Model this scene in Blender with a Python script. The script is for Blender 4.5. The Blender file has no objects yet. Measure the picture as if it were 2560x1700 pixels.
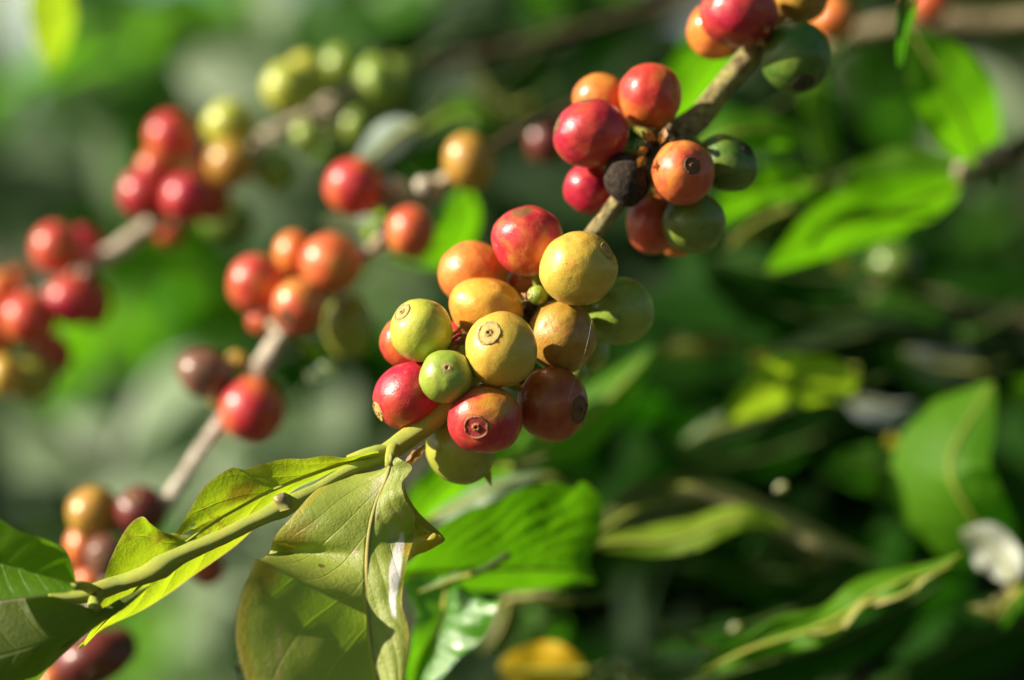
import bpy, math, random
import numpy as np
from mathutils import Vector, Matrix, noise

random.seed(7)
scene = bpy.context.scene
COL = scene.collection
CAMZ = 1.2
K = 0.36 / 2560.0            # width seen per metre of distance, per pixel of the 2560 px frame
Q = 1.0843


def P(u, v, d):
    """pixel of the photograph and distance -> world point (real metres)"""
    return Vector(((u - 1280) * K * d, d, CAMZ - (v - 850) * K * d))


# ------------------------------------------------------------------ object helpers
def link(name, verts, faces, mat, parent=None, loc=None, uvs=None, smooth=True, attr=None):
    me = bpy.data.meshes.new(name)
    me.from_pydata([tuple(v) for v in verts], [], faces)
    if uvs is not None:
        ul = me.uv_layers.new(name='UVMap')
        idx = np.zeros(len(me.loops), dtype=np.int32)
        me.loops.foreach_get('vertex_index', idx)
        uv = np.array(uvs, dtype=np.float32)[idx]
        ul.data.foreach_set('uv', uv.ravel())
    if attr is not None:
        a = me.attributes.new('age', 'FLOAT', 'POINT')
        a.data.foreach_set('value', np.array(attr, dtype=np.float32))
    me.materials.append(mat)
    if smooth:
        me.polygons.foreach_set('use_smooth', [True] * len(me.polygons))
    me.update()
    o = bpy.data.objects.new(name, me)
    COL.objects.link(o)
    if parent is not None:
        o.parent = parent
        if loc is not None:
            o.location = loc
    elif loc is not None:
        o.location = loc
    return o


def tag(o, label=None, cat=None, group=None, kind=None):
    if label: o['label'] = label
    if cat: o['category'] = cat
    if group: o['group'] = group
    if kind: o['kind'] = kind
    return o


def empty(name, loc, label, cat, group=None):
    o = bpy.data.objects.new(name, None)
    o.empty_display_size = 0.01
    COL.objects.link(o)
    o.location = loc
    return tag(o, label, cat, group)


# ------------------------------------------------------------------ node helpers
class NT:
    def __init__(self, name):
        self.m = bpy.data.materials.new(name)
        self.m.use_nodes = True
        self.t = self.m.node_tree
        self.t.nodes.clear()
        self.out = self.n('ShaderNodeOutputMaterial')

    def n(self, typ, **kw):
        nd = self.t.nodes.new(typ)
        for k, v in kw.items():
            setattr(nd, k, v)
        return nd

    def l(self, a, b):
        self.t.links.new(a, b)

    def val(self, sock, x):
        if hasattr(x, 'is_linked') or hasattr(x, 'links'):
            self.l(x, sock)
        else:
            sock.default_value = x

    def math(self, op, a, b=None, c=None, clamp=False):
        nd = self.n('ShaderNodeMath', operation=op)
        nd.use_clamp = clamp
        self.val(nd.inputs[0], a)
        if b is not None: self.val(nd.inputs[1], b)
        if c is not None: self.val(nd.inputs[2], c)
        return nd.outputs[0]

    def mix(self, f, a, b, blend='MIX'):
        nd = self.n('ShaderNodeMix', data_type='RGBA', blend_type=blend)
        self.val(nd.inputs['Factor'], f)
        self.val(nd.inputs[6], a if not isinstance(a, tuple) else (*a[:3], 1))
        self.val(nd.inputs[7], b if not isinstance(b, tuple) else (*b[:3], 1))
        return nd.outputs[2]

    def noise(self, vec, scale, detail=2.0, rough=0.5, dist=0.0):
        nd = self.n('ShaderNodeTexNoise')
        nd.inputs['Scale'].default_value = scale
        nd.inputs['Detail'].default_value = detail
        nd.inputs['Roughness'].default_value = rough
        nd.inputs['Distortion'].default_value = dist
        if vec is not None: self.l(vec, nd.inputs['Vector'])
        return nd.outputs['Fac']

    def smooth(self, x, a, b):
        nd = self.n('ShaderNodeMapRange', interpolation_type='SMOOTHSTEP')
        self.val(nd.inputs['Value'], x)
        nd.inputs['From Min'].default_value = a
        nd.inputs['From Max'].default_value = b
        return nd.outputs['Result']

    def bump(self, h, strength, dist, nrm=None):
        nd = self.n('ShaderNodeBump')
        nd.inputs['Strength'].default_value = strength
        nd.inputs['Distance'].default_value = dist
        self.l(h, nd.inputs['Height'])
        if nrm is not None: self.l(nrm, nd.inputs['Normal'])
        return nd.outputs['Normal']


# ------------------------------------------------------------------ cherry skins
def skin(name, c1, c2, c3=None, gdir=(0, 0, 0), seed=0, rough=0.38, sss=0.14, spot=0.5, dusty=0.4, gbias=0.0, spotcol=None, patch=None):
    """c1 main colour, c2 second ripening colour along gdir, c3 blush patches"""
    m = NT(name)
    tc = m.n('ShaderNodeTexCoord')
    mp = m.n('ShaderNodeMapping')
    mp.inputs['Location'].default_value = (seed * .137, seed * .071, seed * .213)
    m.l(tc.outputs['Object'], mp.inputs['Vector'])
    vec = mp.outputs['Vector']
    big = m.noise(vec, 95, 3, .55, .6)
    dot = m.n('ShaderNodeVectorMath', operation='DOT_PRODUCT')
    m.l(tc.outputs['Object'], dot.inputs[0])
    dot.inputs[1].default_value = [g / 0.0077 for g in gdir]
    f = m.math('ADD', m.math('MULTIPLY', m.math('SUBTRACT', big, .5), 2.6), m.math('MULTIPLY', dot.outputs['Value'], .6))
    f = m.smooth(m.math('ADD', f, gbias), -.35, .45)
    col = m.mix(f, c1, c2)
    if c3 is not None:
        p = m.smooth(m.noise(vec, 150, 4, .6, 1.0), .5, .72)
        col = m.mix(m.math('MULTIPLY', p, .75), col, c3)
    # mottle
    mot = m.noise(vec, 620, 5, .65)
    col = m.mix(m.math('MULTIPLY', m.smooth(mot, .42, .75), .28), col, tuple(min(1, x * 1.35 + .05) for x in (c1[0], c1[1], c1[2])))
    # pores
    vo = m.n('ShaderNodeTexVoronoi')
    vo.inputs['Scale'].default_value = 2300
    m.l(vec, vo.inputs['Vector'])
    pore = m.math('SUBTRACT', 1.0, m.smooth(vo.outputs['Distance'], .08, .22))
    cluster = m.smooth(m.noise(vec, 300, 2), .45, .62)
    pore = m.math('MULTIPLY', pore, cluster)
    pc = spotcol or tuple(min(1, x * 1.25 + .10) for x in c2)
    col = m.mix(m.math('MULTIPLY', pore, spot), col, pc)
    # small dark specks and scuffs
    v2 = m.n('ShaderNodeTexVoronoi')
    v2.inputs['Scale'].default_value = 330
    m.l(vec, v2.inputs['Vector'])
    sp = m.math('SUBTRACT', 1.0, m.smooth(v2.outputs['Distance'], .03, .075))
    sp = m.math('MULTIPLY', sp, m.smooth(m.noise(vec, 160, 1), .5, .6))
    col = m.mix(m.math('MULTIPLY', sp, .75), col, (.10, .05, .02))
    scuff = m.smooth(m.noise(vec, 420, 6, .75, 2.0), .62, .7)
    col = m.mix(m.math('MULTIPLY', scuff, .3), col, (.33, .24, .12))
    if patch is not None:
        # corky brown scab: patch = direction, size
        d2 = m.n('ShaderNodeVectorMath', operation='DOT_PRODUCT')
        nv = m.n('ShaderNodeVectorMath', operation='NORMALIZE')
        m.l(tc.outputs['Object'], nv.inputs[0])
        m.l(nv.outputs[0], d2.inputs[0])
        d2.inputs[1].default_value = Vector(patch[0]).normalized()
        pf = m.math('ADD', d2.outputs['Value'], m.math('MULTIPLY', m.math('SUBTRACT', m.noise(vec, 700, 5, .7), .5), .16))
        pf = m.smooth(pf, 1 - patch[1], 1 - patch[1] * .45)
        col = m.mix(m.math('MULTIPLY', pf, m.math('ADD', .45, m.math('MULTIPLY', mot, .8)), clamp=True), col, (.17, .10, .035))
    b = m.n('ShaderNodeBsdfPrincipled')
    m.l(col, b.inputs['Base Color'])
    rg = m.math('ADD', rough, m.math('MULTIPLY', m.math('SUBTRACT', mot, .5), .35))
    m.l(rg, b.inputs['Roughness'])
    b.inputs['Subsurface Weight'].default_value = sss
    b.inputs['Subsurface Radius'].default_value = (1.0, .45, .15)
    b.inputs['Subsurface Scale'].default_value = .0022
    b.inputs['Specular IOR Level'].default_value = .42
    b.inputs['Coat Weight'].default_value = dusty
    b.inputs['Coat Roughness'].default_value = .18
    n1 = m.bump(m.noise(vec, 2600, 3, .6), .35, .00025)
    n2 = m.bump(m.noise(vec, 420, 3, .5), .35, .0006, n1)
    m.l(n2, b.inputs['Normal'])
    m.l(b.outputs[0], m.out.inputs['Surface'])
    return m.m


def disc_mat(name, flat, rim, hole):
    m = NT(name)
    uv = m.n('ShaderNodeUVMap')
    sep = m.n('ShaderNodeSeparateXYZ')
    m.l(uv.outputs[0], sep.inputs[0])
    tc = m.n('ShaderNodeTexCoord')
    nz = m.noise(tc.outputs['Object'], 900, 6, .75)
    t = m.math('ADD', sep.outputs['X'], m.math('MULTIPLY', m.math('SUBTRACT', nz, .5), .22))
    cr = m.n('ShaderNodeValToRGB')
    m.l(t, cr.inputs[0])
    e = cr.color_ramp.elements
    e[0].position = 0.0; e[0].color = (*hole, 1)
    e[1].position = 1.0; e[1].color = (*flat, 1)
    for pos, c in ((.09, hole), (.14, rim), (.26, tuple(x * 1.3 for x in rim)), (.33, tuple(x * .75 for x in rim)), (.42, flat),
                   (.72, flat), (.80, tuple(x * .5 for x in rim)), (.88, tuple(min(1, x * 1.25) for x in rim)), (.97, tuple(x * .6 for x in rim))):
        q = e.new(pos); q.color = (*c, 1)
    col = m.mix(m.math('MULTIPLY', m.smooth(nz, .45, .7), .6), cr.outputs[0], tuple(x * .45 for x in rim))
    b = m.n('ShaderNodeBsdfPrincipled')
    m.l(col, b.inputs['Base Color'])
    b.inputs['Roughness'].default_value = .55
    m.l(m.bump(nz, .7, .0005), b.inputs['Normal'])
    m.l(b.outputs[0], m.out.inputs['Surface'])
    return m.m


DM = {
    'tan': disc_mat('scar_tan', (.60, .36, .08), (.46, .31, .10), (.14, .06, .02)),
    'green': disc_mat('scar_green', (.42, .34, .09), (.38, .29, .10), (.02, .012, .006)),
    'red': disc_mat('scar_red', (.33, .012, .018), (.42, .13, .05), (.16, .01, .01)),
    'brown': disc_mat('scar_brown', (.20, .07, .02), (.17, .075, .025), (.05, .02, .01)),
    'dark': disc_mat('scar_dark', (.05, .055, .018), (.06, .045, .02), (.015, .01, .006)),
}
# colours by kind: c1, c2, c3
PAL = {
    'red': ((.46, .018, .032), (.62, .17, .035), (.36, .006, .022)),
    'redmix': ((.47, .018, .034), (.62, .28, .035), (.52, .09, .025)),
    'crimson': ((.40, .008, .034), (.52, .06, .03), (.25, .004, .02)),
    'redorange': ((.50, .035, .024), (.66, .19, .035), (.42, .014, .02)),
    'orange': ((.62, .155, .03), (.66, .24, .04), (.55, .06, .03)),
    'orangered': ((.56, .08, .035), (.68, .26, .045), (.46, .03, .025)),
    'yellow': ((.62, .40, .055), (.56, .40, .06), (.62, .27, .035)),
    'yelloworange': ((.66, .37, .045), (.62, .24, .03), (.60, .2, .03)),
    'ygreen': ((.36, .40, .045), (.50, .46, .06), (.26, .32, .03)),
    'green': ((.22, .32, .035), (.32, .38, .055), (.13, .22, .02)),
    'dgreen': ((.075, .16, .016), (.17, .22, .03), (.035, .09, .008)),
    'olive': ((.25, .29, .028), (.38, .38, .05), (.15, .20, .018)),
    'ochre': ((.42, .21, .03), (.40, .25, .035), (.34, .10, .02)),
    'brownred': ((.34, .05, .018), (.42, .12, .025), (.27, .022, .018)),
    'maroon': ((.12, .015, .015), (.17, .03, .02), (.07, .01, .012)),
    'greybrown': ((.17, .07, .05), (.22, .12, .07), (.09, .025, .02)),
}
_skins = {}


def get_skin(pal, gdir=(0, 0, 0), seed=0, **kw):
    key = (pal, gdir, seed, tuple(sorted(kw.items(), key=str)).__str__())
    if key not in _skins:
        c = PAL[pal]
        _skins[key] = skin('skin_' + pal, c[0], c[1], c[2], gdir, seed, **kw)
    return _skins[key]


def dried_mat():
    m = NT('dried_husk')
    tc = m.n('ShaderNodeTexCoord')
    v = tc.outputs['Object']
    nz = m.noise(v, 900, 8, .75)
    col = m.mix(m.smooth(nz, .35, .7), (.016, .011, .009), (.085, .06, .045))
    b = m.n('ShaderNodeBsdfPrincipled')
    m.l(col, b.inputs['Base Color'])
    b.inputs['Roughness'].default_value = .85
    b.inputs['Specular IOR Level'].default_value = .25
    n = m.bump(m.noise(v, 500, 6, .7), 1.0, .0012)
    m.l(m.bump(nz, .8, .0005, n), b.inputs['Normal'])
    m.l(b.outputs[0], m.out.inputs['Surface'])
    return m.m


# ------------------------------------------------------------------ bark / green stem
def stem_mat(name, young=(.34, .40, .055), old=(.40, .31, .14), dark=(.09, .06, .025)):
    m = NT(name)
    at = m.n('ShaderNodeAttribute', attribute_name='age')
    tc = m.n('ShaderNodeTexCoord')
    uv = m.n('ShaderNodeUVMap')
    v = tc.outputs['Object']
    mp = m.n('ShaderNodeMapping')
    mp.inputs['Scale'].default_value = (90, 6, 1)
    m.l(uv.outputs[0], mp.inputs['Vector'])
    strk = m.noise(mp.outputs[0], 6, 5, .7)
    blot = m.noise(v, 260, 5, .65)
    bark = m.mix(m.smooth(blot, .35, .65), old, dark)
    bark = m.mix(m.math('MULTIPLY', m.smooth(m.noise(v, 700, 5, .7), .52, .66), .75), bark, tuple(min(1, x * 1.7) for x in old))
    yng = m.mix(m.smooth(blot, .4, .75), young, tuple(x * y for x, y in zip(young, (1.25, 1.0, .8))))
    yng = m.mix(m.math('MULTIPLY', m.smooth(m.noise(v, 520, 6, .75), .56, .68), .55), yng, (.36, .22, .08))
    f = m.smooth(m.math('ADD', at.outputs['Fac'], m.math('MULTIPLY', m.math('SUBTRACT', blot, .5), .9)), .25, .75)
    col = m.mix(f, yng, bark)
    b = m.n('ShaderNodeBsdfPrincipled')
    m.l(col, b.inputs['Base Color'])
    b.inputs['Roughness'].default_value = .55
    b.inputs['Specular IOR Level'].default_value = .3
    hb = m.math('ADD', m.math('MULTIPLY', m.noise(v, 650, 6, .7), m.math('ADD', .25, at.outputs['Fac'])), m.math('MULTIPLY', strk, .35))
    m.l(m.bump(hb, .8, .0007), b.inputs['Normal'])
    m.l(b.outputs[0], m.out.inputs['Surface'])
    return m.m


# ------------------------------------------------------------------ leaf material
def leaf_mat(name, c1, c2, trans=(.25, .5, .02), tw=.45, vein=None, rough=.38, nv=9, skew=.35, spots=(), seed=0, veinw=.05, spec=.5,
             margin=None, mott=.6, bumpd=.0006, blot=None, coat=0.0):
    m = NT(name)
    uv = m.n('ShaderNodeUVMap')
    sep = m.n('ShaderNodeSeparateXYZ')
    m.l(uv.outputs[0], sep.inputs[0])
    s, v = sep.outputs['X'], sep.outputs['Y']
    av = m.math('ABSOLUTE', v)
    tc = m.n('ShaderNodeTexCoord')
    mp = m.n('ShaderNodeMapping')
    mp.inputs['Location'].default_value = (seed * .31, seed * .17, seed * .05)
    m.l(tc.outputs['Object'], mp.inputs['Vector'])
    vec = mp.outputs[0]
    big = m.noise(vec, 45, 4, .6, .5)
    fine = m.noise(vec, 500, 6, .7)
    ff = m.math('ADD', m.math('MULTIPLY', big, .75), m.math('MULTIPLY', fine, .25))
    col = m.mix(m.smooth(ff, .5 - mott * .4, .5 + mott * .4), c1, c2)
    # side veins run from the midrib towards tip
    ph = m.math('SUBTRACT', m.math('MULTIPLY', s, nv), m.math('MULTIPLY', m.math('POWER', av, .85), nv * skew * .5))
    ph = m.math('ADD', ph, m.math('MULTIPLY', m.math('SUBTRACT', m.noise(vec, 60, 2), .5), .35))
    fr = m.math('ABSOLUTE', m.math('SUBTRACT', m.math('FRACT', ph), .5))
    vm = m.math('SUBTRACT', 1.0, m.smooth(fr, veinw * .3, veinw * 1.3))
    vm = m.math('MULTIPLY', vm, m.math('SUBTRACT', 1.0, m.smooth(av, .55, .95)))
    mid = m.math('SUBTRACT', 1.0, m.smooth(av, .012, .045))
    vm = m.math('MULTIPLY', vm, m.math('ADD', .15, m.math('MULTIPLY', big, .7)))
    vm = m.math('MAXIMUM', vm, mid)
    vc = vein or tuple(min(1, x * 1.5 + .06) for x in c2)
    col = m.mix(m.math('MULTIPLY', vm, .38), col, vc)
    tcol = m.mix(m.smooth(ff, .3, .7), trans, tuple(x * y for x, y in zip(trans, (.6, .75, .6))))
    tcol = m.mix(m.math('MULTIPLY', vm, .4), tcol, tuple(min(1, x * 1.5) for x in trans))
    if blot is not None:
        bm = m.smooth(m.noise(vec, 110, 6, .7, .8), .56, .70)
        col = m.mix(m.math('MULTIPLY', bm, .75), col, blot)
        tcol = m.mix(m.math('MULTIPLY', bm, .8), tcol, blot)
    for (s0, v0, rs, rv, c, hard) in spots:
        a = m.math('POWER', m.math('DIVIDE', m.math('SUBTRACT', s, s0), rs), 2.0)
        bb = m.math('POWER', m.math('DIVIDE', m.math('SUBTRACT', v, v0), rv), 2.0)
        r = m.math('ADD', m.math('SQRT', m.math('ADD', a, bb)), m.math('MULTIPLY', m.math('SUBTRACT', m.noise(vec, 230, 6, .7), .5), 1.6 if hard < .9 else .7))
        f = m.math('MULTIPLY', m.math('SUBTRACT', 1.0, m.smooth(r, .75 if hard > .9 else .3, 1.0)), hard)
        col = m.mix(f, col, c)
        tcol = m.mix(f, tcol, tuple(x * .9 for x in c))
    if margin is not None:
        mm = m.smooth(av, .955, .985)
        col = m.mix(m.math('MULTIPLY', mm, .9), col, margin)
        tcol = m.mix(m.math('MULTIPLY', mm, .9), tcol, margin)
    ve = m.n('ShaderNodeTexVoronoi', feature='DISTANCE_TO_EDGE')
    ve.inputs['Scale'].default_value = 900
    m.l(vec, ve.inputs['Vector'])
    net = m.math('SUBTRACT', 1.0, m.smooth(ve.outputs['Distance'], .0, .13))
    col = m.mix(m.math('MULTIPLY', net, .10), col, vc)
    # tiny dark and pale specks
    vo = m.n('ShaderNodeTexVoronoi')
    vo.inputs['Scale'].default_value = 300
    m.l(vec, vo.inputs['Vector'])
    sp = m.math('MULTIPLY', m.math('SUBTRACT', 1.0, m.smooth(vo.outputs['Distance'], .05, .11)), m.smooth(m.noise(vec, 90, 2), .5, .62))
    col = m.mix(m.math('MULTIPLY', sp, .7), col, (.12, .09, .04))
    b = m.n('ShaderNodeBsdfPrincipled')
    m.l(col, b.inputs['Base Color'])
    m.l(m.math('ADD', rough, m.math('MULTIPLY', m.math('SUBTRACT', fine, .5), .25)), b.inputs['Roughness'])
    b.inputs['Specular IOR Level'].default_value = spec
    b.inputs['Coat Weight'].default_value = coat
    b.inputs['Coat Roughness'].default_value = .15
    h = m.math('ADD', m.math('ADD', m.math('MULTIPLY', vm, .9), m.math('MULTIPLY', fine, .8)), m.math('MULTIPLY', net, -.08))
    nrm = m.bump(h, .6, bumpd)
    m.l(nrm, b.inputs['Normal'])
    t = m.n('ShaderNodeBsdfTranslucent')
    m.l(tcol, t.inputs['Color'])
    m.l(nrm, t.inputs['Normal'])
    ms = m.n('ShaderNodeMixShader')
    ms.inputs[0].default_value = tw
    m.l(b.outputs[0], ms.inputs[1])
    m.l(t.outputs[0], ms.inputs[2])
    m.l(ms.outputs[0], m.out.inputs['Surface'])
    return m.m


# ------------------------------------------------------------------ geometry helpers
def cr_sample(pts, n):
    """Catmull-Rom through pts (list of sequences), n samples by chord length"""
    A = np.array([list(p) for p in pts], dtype=float)
    if len(A) == 2:
        t = np.linspace(0, 1, n)[:, None]
        return A[0] * (1 - t) + A[1] * t
    d = np.r_[0, np.cumsum(np.linalg.norm(np.diff(A[:, :3], axis=0), axis=1) + 1e-9)]
    d /= d[-1]
    E = np.vstack([2 * A[0] - A[1], A, 2 * A[-1] - A[-2]])
    out = []
    for x in np.linspace(0, 1, n):
        i = min(max(np.searchsorted(d, x, side='right') - 1, 0), len(A) - 2)
        t = (x - d[i]) / max(d[i + 1] - d[i], 1e-9)
        p0, p1, p2, p3 = E[i], E[i + 1], E[i + 2], E[i + 3]
        out.append(.5 * ((2 * p1) + (-p0 + p2) * t + (2 * p0 - 5 * p1 + 4 * p2 - p3) * t * t + (-p0 + 3 * p1 - 3 * p2 + p3) * t ** 3))
    return np.array(out)


def tube(name, pts, mat, parent=None, n=60, seg=14, rough=.05, seed=0, origin=(0, 0, 0), ridge=0.0, lump=9.0):
    """pts: (Vector, radius, age)"""
    S = cr_sample([(*p, r, a) for p, r, a in pts], n)
    C, R, A = S[:, :3], np.maximum(S[:, 3], 1e-5), S[:, 4]
    T = np.gradient(C, axis=0)
    T /= np.linalg.norm(T, axis=1)[:, None] + 1e-12
    up = np.array([0.13, -.9, .35])
    verts, uvs, ages = [], [], []
    for i in range(n):
        a = np.cross(T[i], up); a /= np.linalg.norm(a)
        b = np.cross(a, T[i])
        for j in range(seg + 1):
            th = 2 * math.pi * j / seg
            q = C[i] + (a * math.cos(th) + b * math.sin(th)) * R[i]
            k = 1 + rough * 2 * noise.noise(Vector(q) * 350 + Vector((seed, 0, 0))) + rough * 1.5 * noise.noise(Vector(q) * 900)
            k += ridge * abs(math.sin(th * 2 + .6))
            q = C[i] + (a * math.cos(th) + b * math.sin(th)) * R[i] * k - np.array(origin)
            if j < seg: verts.append(q); uvs.append((j / seg, i / n * lump)); ages.append(A[i])
    faces = []
    for i in range(n - 1):
        for j in range(seg):
            faces.append((i * seg + j, i * seg + (j + 1) % seg, (i + 1) * seg + (j + 1) % seg, (i + 1) * seg + j))
    faces.append(tuple(range(seg)))
    faces.append(tuple((n - 1) * seg + j for j in range(seg)))
    return link(name, verts, faces, mat, parent, uvs=uvs, attr=ages)


def loft_leaf(name, L, M, R, mat, parent=None, n=70, k=12, origin=(0, 0, 0), camber=0.0, puck=0.0, nv=9, skew=.35, wave=0.0, wf=6, seed=0,
              holes=()):
    """leaf surface through left edge, midrib and right edge curves (world points)"""
    A, B, C = cr_sample(L, n), cr_sample(M, n), cr_sample(R, n)
    o = np.array(origin)
    verts, uvs = [], []
    w = 2 * k + 1
    for i in range(n):
        s = i / (n - 1)
        across = C[i] - A[i]
        al = B[min(i + 1, n - 1)] - B[max(i - 1, 0)]
        nr = np.cross(across, al)
        ln = np.linalg.norm(nr)
        nr = nr / ln if ln > 1e-12 else np.array([0, -1, 0])
        if nr[1] > 0: nr = -nr
        W = np.linalg.norm(across) * .5
        for j in range(w):
            v = (j - k) / k
            e = A[i] if v < 0 else C[i]
            a = abs(v)
            p = B[i] * (1 - a) + e * a
            h = camber * W * math.sin(math.pi * min(a, 1) * .9)
            ph = s * nv - (a ** .85) * nv * skew * .5
            h += puck * W * (abs(math.cos(math.pi * ph)) - .5) * math.sin(math.pi * min(1, a * 1.02)) ** .7
            h += wave * W * a * a * math.sin(s * wf * 2 * math.pi / 1.0 * .5 + (1.3 if v < 0 else 0) + seed)
            h += .035 * W * noise.noise(Vector(p) * 120 + Vector((seed, 0, 0)))
            p = p + nr * h
            verts.append(p - o)
            uvs.append((s, v))
    faces = []
    for i in range(n - 1):
        for j in range(w - 1):
            s = (i + .5) / (n - 1); v = (j + .5 - k) / k
            skip = False
            for (s0, v0, rs, rv) in holes:
                r = math.hypot((s - s0) / rs, (v - v0) / rv)
                if r + .5 * noise.noise(Vector((s * 60, v * 12, seed))) < 1: skip = True
            if skip: continue
            a = i * w + j
            faces.append((a, a + 1, a + w + 1, a + w))
    return link(name, verts, faces, mat, parent, uvs=uvs)


def leaf_curves(mid, wl, wr, dl=0.0, dr=0.0, wav=0.0, wf=5, seed=0, n=28, sharp=.85, tipw=1.0):
    """mid: (u,v,d) in 2560 px; wl/wr: half widths in px; dl/dr: how far each edge lies behind the midrib (m)"""
    S = cr_sample(mid, n)
    T = np.gradient(S[:, :2], axis=0)
    T /= np.linalg.norm(T, axis=1)[:, None] + 1e-9
    Lc, Mc, Rc = [], [], []
    rnd = random.Random(seed)
    p1, p2 = rnd.uniform(0, 6), rnd.uniform(0, 6)
    for i in range(n):
        s = i / (n - 1)
        sh = max(0.0, math.sin(math.pi * s ** sharp)) ** .62
        if s > .75: sh *= 1 - tipw * .35 * ((s - .75) / .25)
        u, v, d = S[i]
        nx, ny = T[i][1], -T[i][0]
        w1 = sh * (1 + .35 * wav * math.sin(wf * 2 * math.pi * s + p1)); w2 = sh * (1 + .35 * wav * math.sin(wf * 2 * math.pi * s + p2))
        Lc.append(P(u + nx * wl * w1, v + ny * wl * w1, d + sh * (dl + wav * .006 * math.sin(wf * 2 * math.pi * s + p2))))
        Mc.append(P(u, v, d))
        Rc.append(P(u - nx * wr * w2, v - ny * wr * w2, d + sh * (dr + wav * .006 * math.sin(wf * 2 * math.pi * s + p1 + 1))))
    return Lc, Mc, Rc


# ------------------------------------------------------------------ berries
def berry(label, u, v, rx, ry, d, mat, axis=(0, 0, 1), tilt=0.0, disc=None, dsize=.36, name='coffee_cherry', cat='coffee cherry', group=None,
          node=None, seed=0, res=1.0, lump=.045, lobes=0.0, stalkmat=None, point=0.0, hole=False):
    """u,v centre px; rx,ry radii px; axis = direction of the blossom scar in (right, up, toward camera)"""
    kd = K * d
    a, c = rx * kd, ry * kd
    b = (a + c) / 2
    cen = P(u, v, d)
    ax = Vector((axis[0], -axis[2], axis[1])).normalized()
    rot = ax.to_track_quat('Z', 'Y').to_matrix()
    tl = Matrix.Rotation(math.radians(-tilt), 3, 'Y')
    thd = math.asin(min(.95, dsize))

    def shape(th, ph, extra=0.0):
        """unit direction -> point relative to the centre"""
        dr = Vector((math.sin(th) * math.cos(ph), math.sin(th) * math.sin(ph), math.cos(th)))
        # flat end at scar, small neck at stalk end
        k = 1 - .045 * math.exp(-(th / .45) ** 2)
        k -= .05 * math.exp(-((math.pi - th) / .28) ** 2)
        if point: k += point * math.exp(-(th / .13) ** 2)
        if lobes: k -= lobes * math.exp(-((math.cos(ph)) / .35) ** 2) * math.sin(th) ** 2
        w = rot @ dr
        k += lump * (noise.noise(w * 1.3 + Vector((seed * 3.1, 0, 0))) + .35 * noise.noise(w * 3.2 + Vector((seed, 5, 0))))
        k += extra
        q = tl.transposed() @ w
        q = Vector((q.x * a, q.y * b, q.z * c)) * k
        return tl @ q

    nt, npn = int(40 * res), int(52 * res)
    verts, faces = [], []
    verts.append(shape(0, 0, -.05 if disc else 0))
    for i in range(1, nt):
        th = math.pi * (i / nt) ** (1.15)
        for j in range(npn):
            ph = 2 * math.pi * j / npn
            ex = -.05 if (disc and th < thd * .9) else 0
            verts.append(shape(th, ph, ex))
    verts.append(shape(math.pi, 0))
    for j in range(npn):
        faces.append((0, 1 + j, 1 + (j + 1) % npn))
    for i in range(nt - 2):
        o = 1 + i * npn
        for j in range(npn):
            faces.append((o + j, o + npn + j, o + npn + (j + 1) % npn, o + (j + 1) % npn))
    o = 1 + (nt - 2) * npn
    for j in range(npn):
        faces.append((o + j, len(verts) - 1, o + (j + 1) % npn))
    ob = link(name, verts, faces, mat, loc=cen)
    tag(ob, label, cat, group)
    if disc:
        prof = [(0.0, -.035), (.09, -.035), (.13, .01), (.17, .035), (.24, .038), (.30, .016), (.36, .002), (.5, .004), (.62, .002),
                (.74, .006), (.80, .012), (.85, .030), (.90, .034), (.95, .02), (1.0, .004), (1.05, -.012)]
        if hole:
            prof = [(0, -.045), (.2, -.045), (.30, -.02), (.40, .02), (.52, .022), (.60, .0), (.70, .006), (.80, .012), (.88, .010), (.95, .006), (1.0, .002), (1.06, -.012)]
        sg = 48
        dv, df, du = [], [], []
        for ti, (t, h) in enumerate(prof):
            for j in range(sg):
                ph = 2 * math.pi * j / sg
                nzv = noise.noise(Vector((math.cos(ph) * 2.2, math.sin(ph) * 2.2, seed * 7 + t * 5)))
                nz2 = noise.noise(Vector((math.cos(ph) * 9, math.sin(ph) * 9, seed * 3 + t * 9)))
                tt = t * thd * (1 + .08 * nzv * (t > .3))
                hh = h * (1 + 1.5 * nz2) if h > .01 else h + .004 * nz2
                dv.append(shape(tt, ph, hh * (dsize / .36)))
                du.append((t * 1.0, j / sg))
        for i in range(len(prof) - 1):
            for j in range(sg):
                df.append((i * sg + j, (i + 1) * sg + j, (i + 1) * sg + (j + 1) % sg, i * sg + (j + 1) % sg))
        df.append(tuple(range(sg)))
        link('blossom_scar', dv, df, DM[disc], ob, uvs=du)
    if node is not None:
        nodes = node
        base = cen - ax * 0
        st = Vector((0, 0, 0))
        w0 = cen - ax * b * .7
        tgt = min(nodes, key=lambda q: (Vector(q) - w0).length)
        tgt = Vector(tgt)
        st = (tgt - cen).normalized() * min(a, c) * .92
        w0 = cen + st
        rel = tgt - cen
        dist = (tgt - w0).length
        m1 = st + (st.normalized()) * min(.004, dist * .35)
        if dist > .0015:
            tube('stalk', [(st, .0011, .3), (m1 * .6 + (rel) * .4 if dist > .006 else (st + rel) * .5, .0009, .3), (rel, .0012, .5)], stalkmat or M_STEM, ob, n=8, seg=8, seed=seed)
    return ob


M_STEM = stem_mat('stem_skin')
M_STEM_UP = stem_mat('bark_upper', young=(.30, .32, .08), old=(.42, .34, .19), dark=(.10, .06, .03))
M_STEM_BG = stem_mat('bark_pale', young=(.55, .46, .32), old=(.74, .66, .56), dark=(.34, .25, .18))
M_SCAR = stem_mat('scar_bark', young=(.12, .08, .03), old=(.13, .085, .035), dark=(.03, .018, .01))
M_TWIG = stem_mat('twig_skin', young=(.06, .11, .015), old=(.18, .13, .07), dark=(.08, .05, .03))

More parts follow.
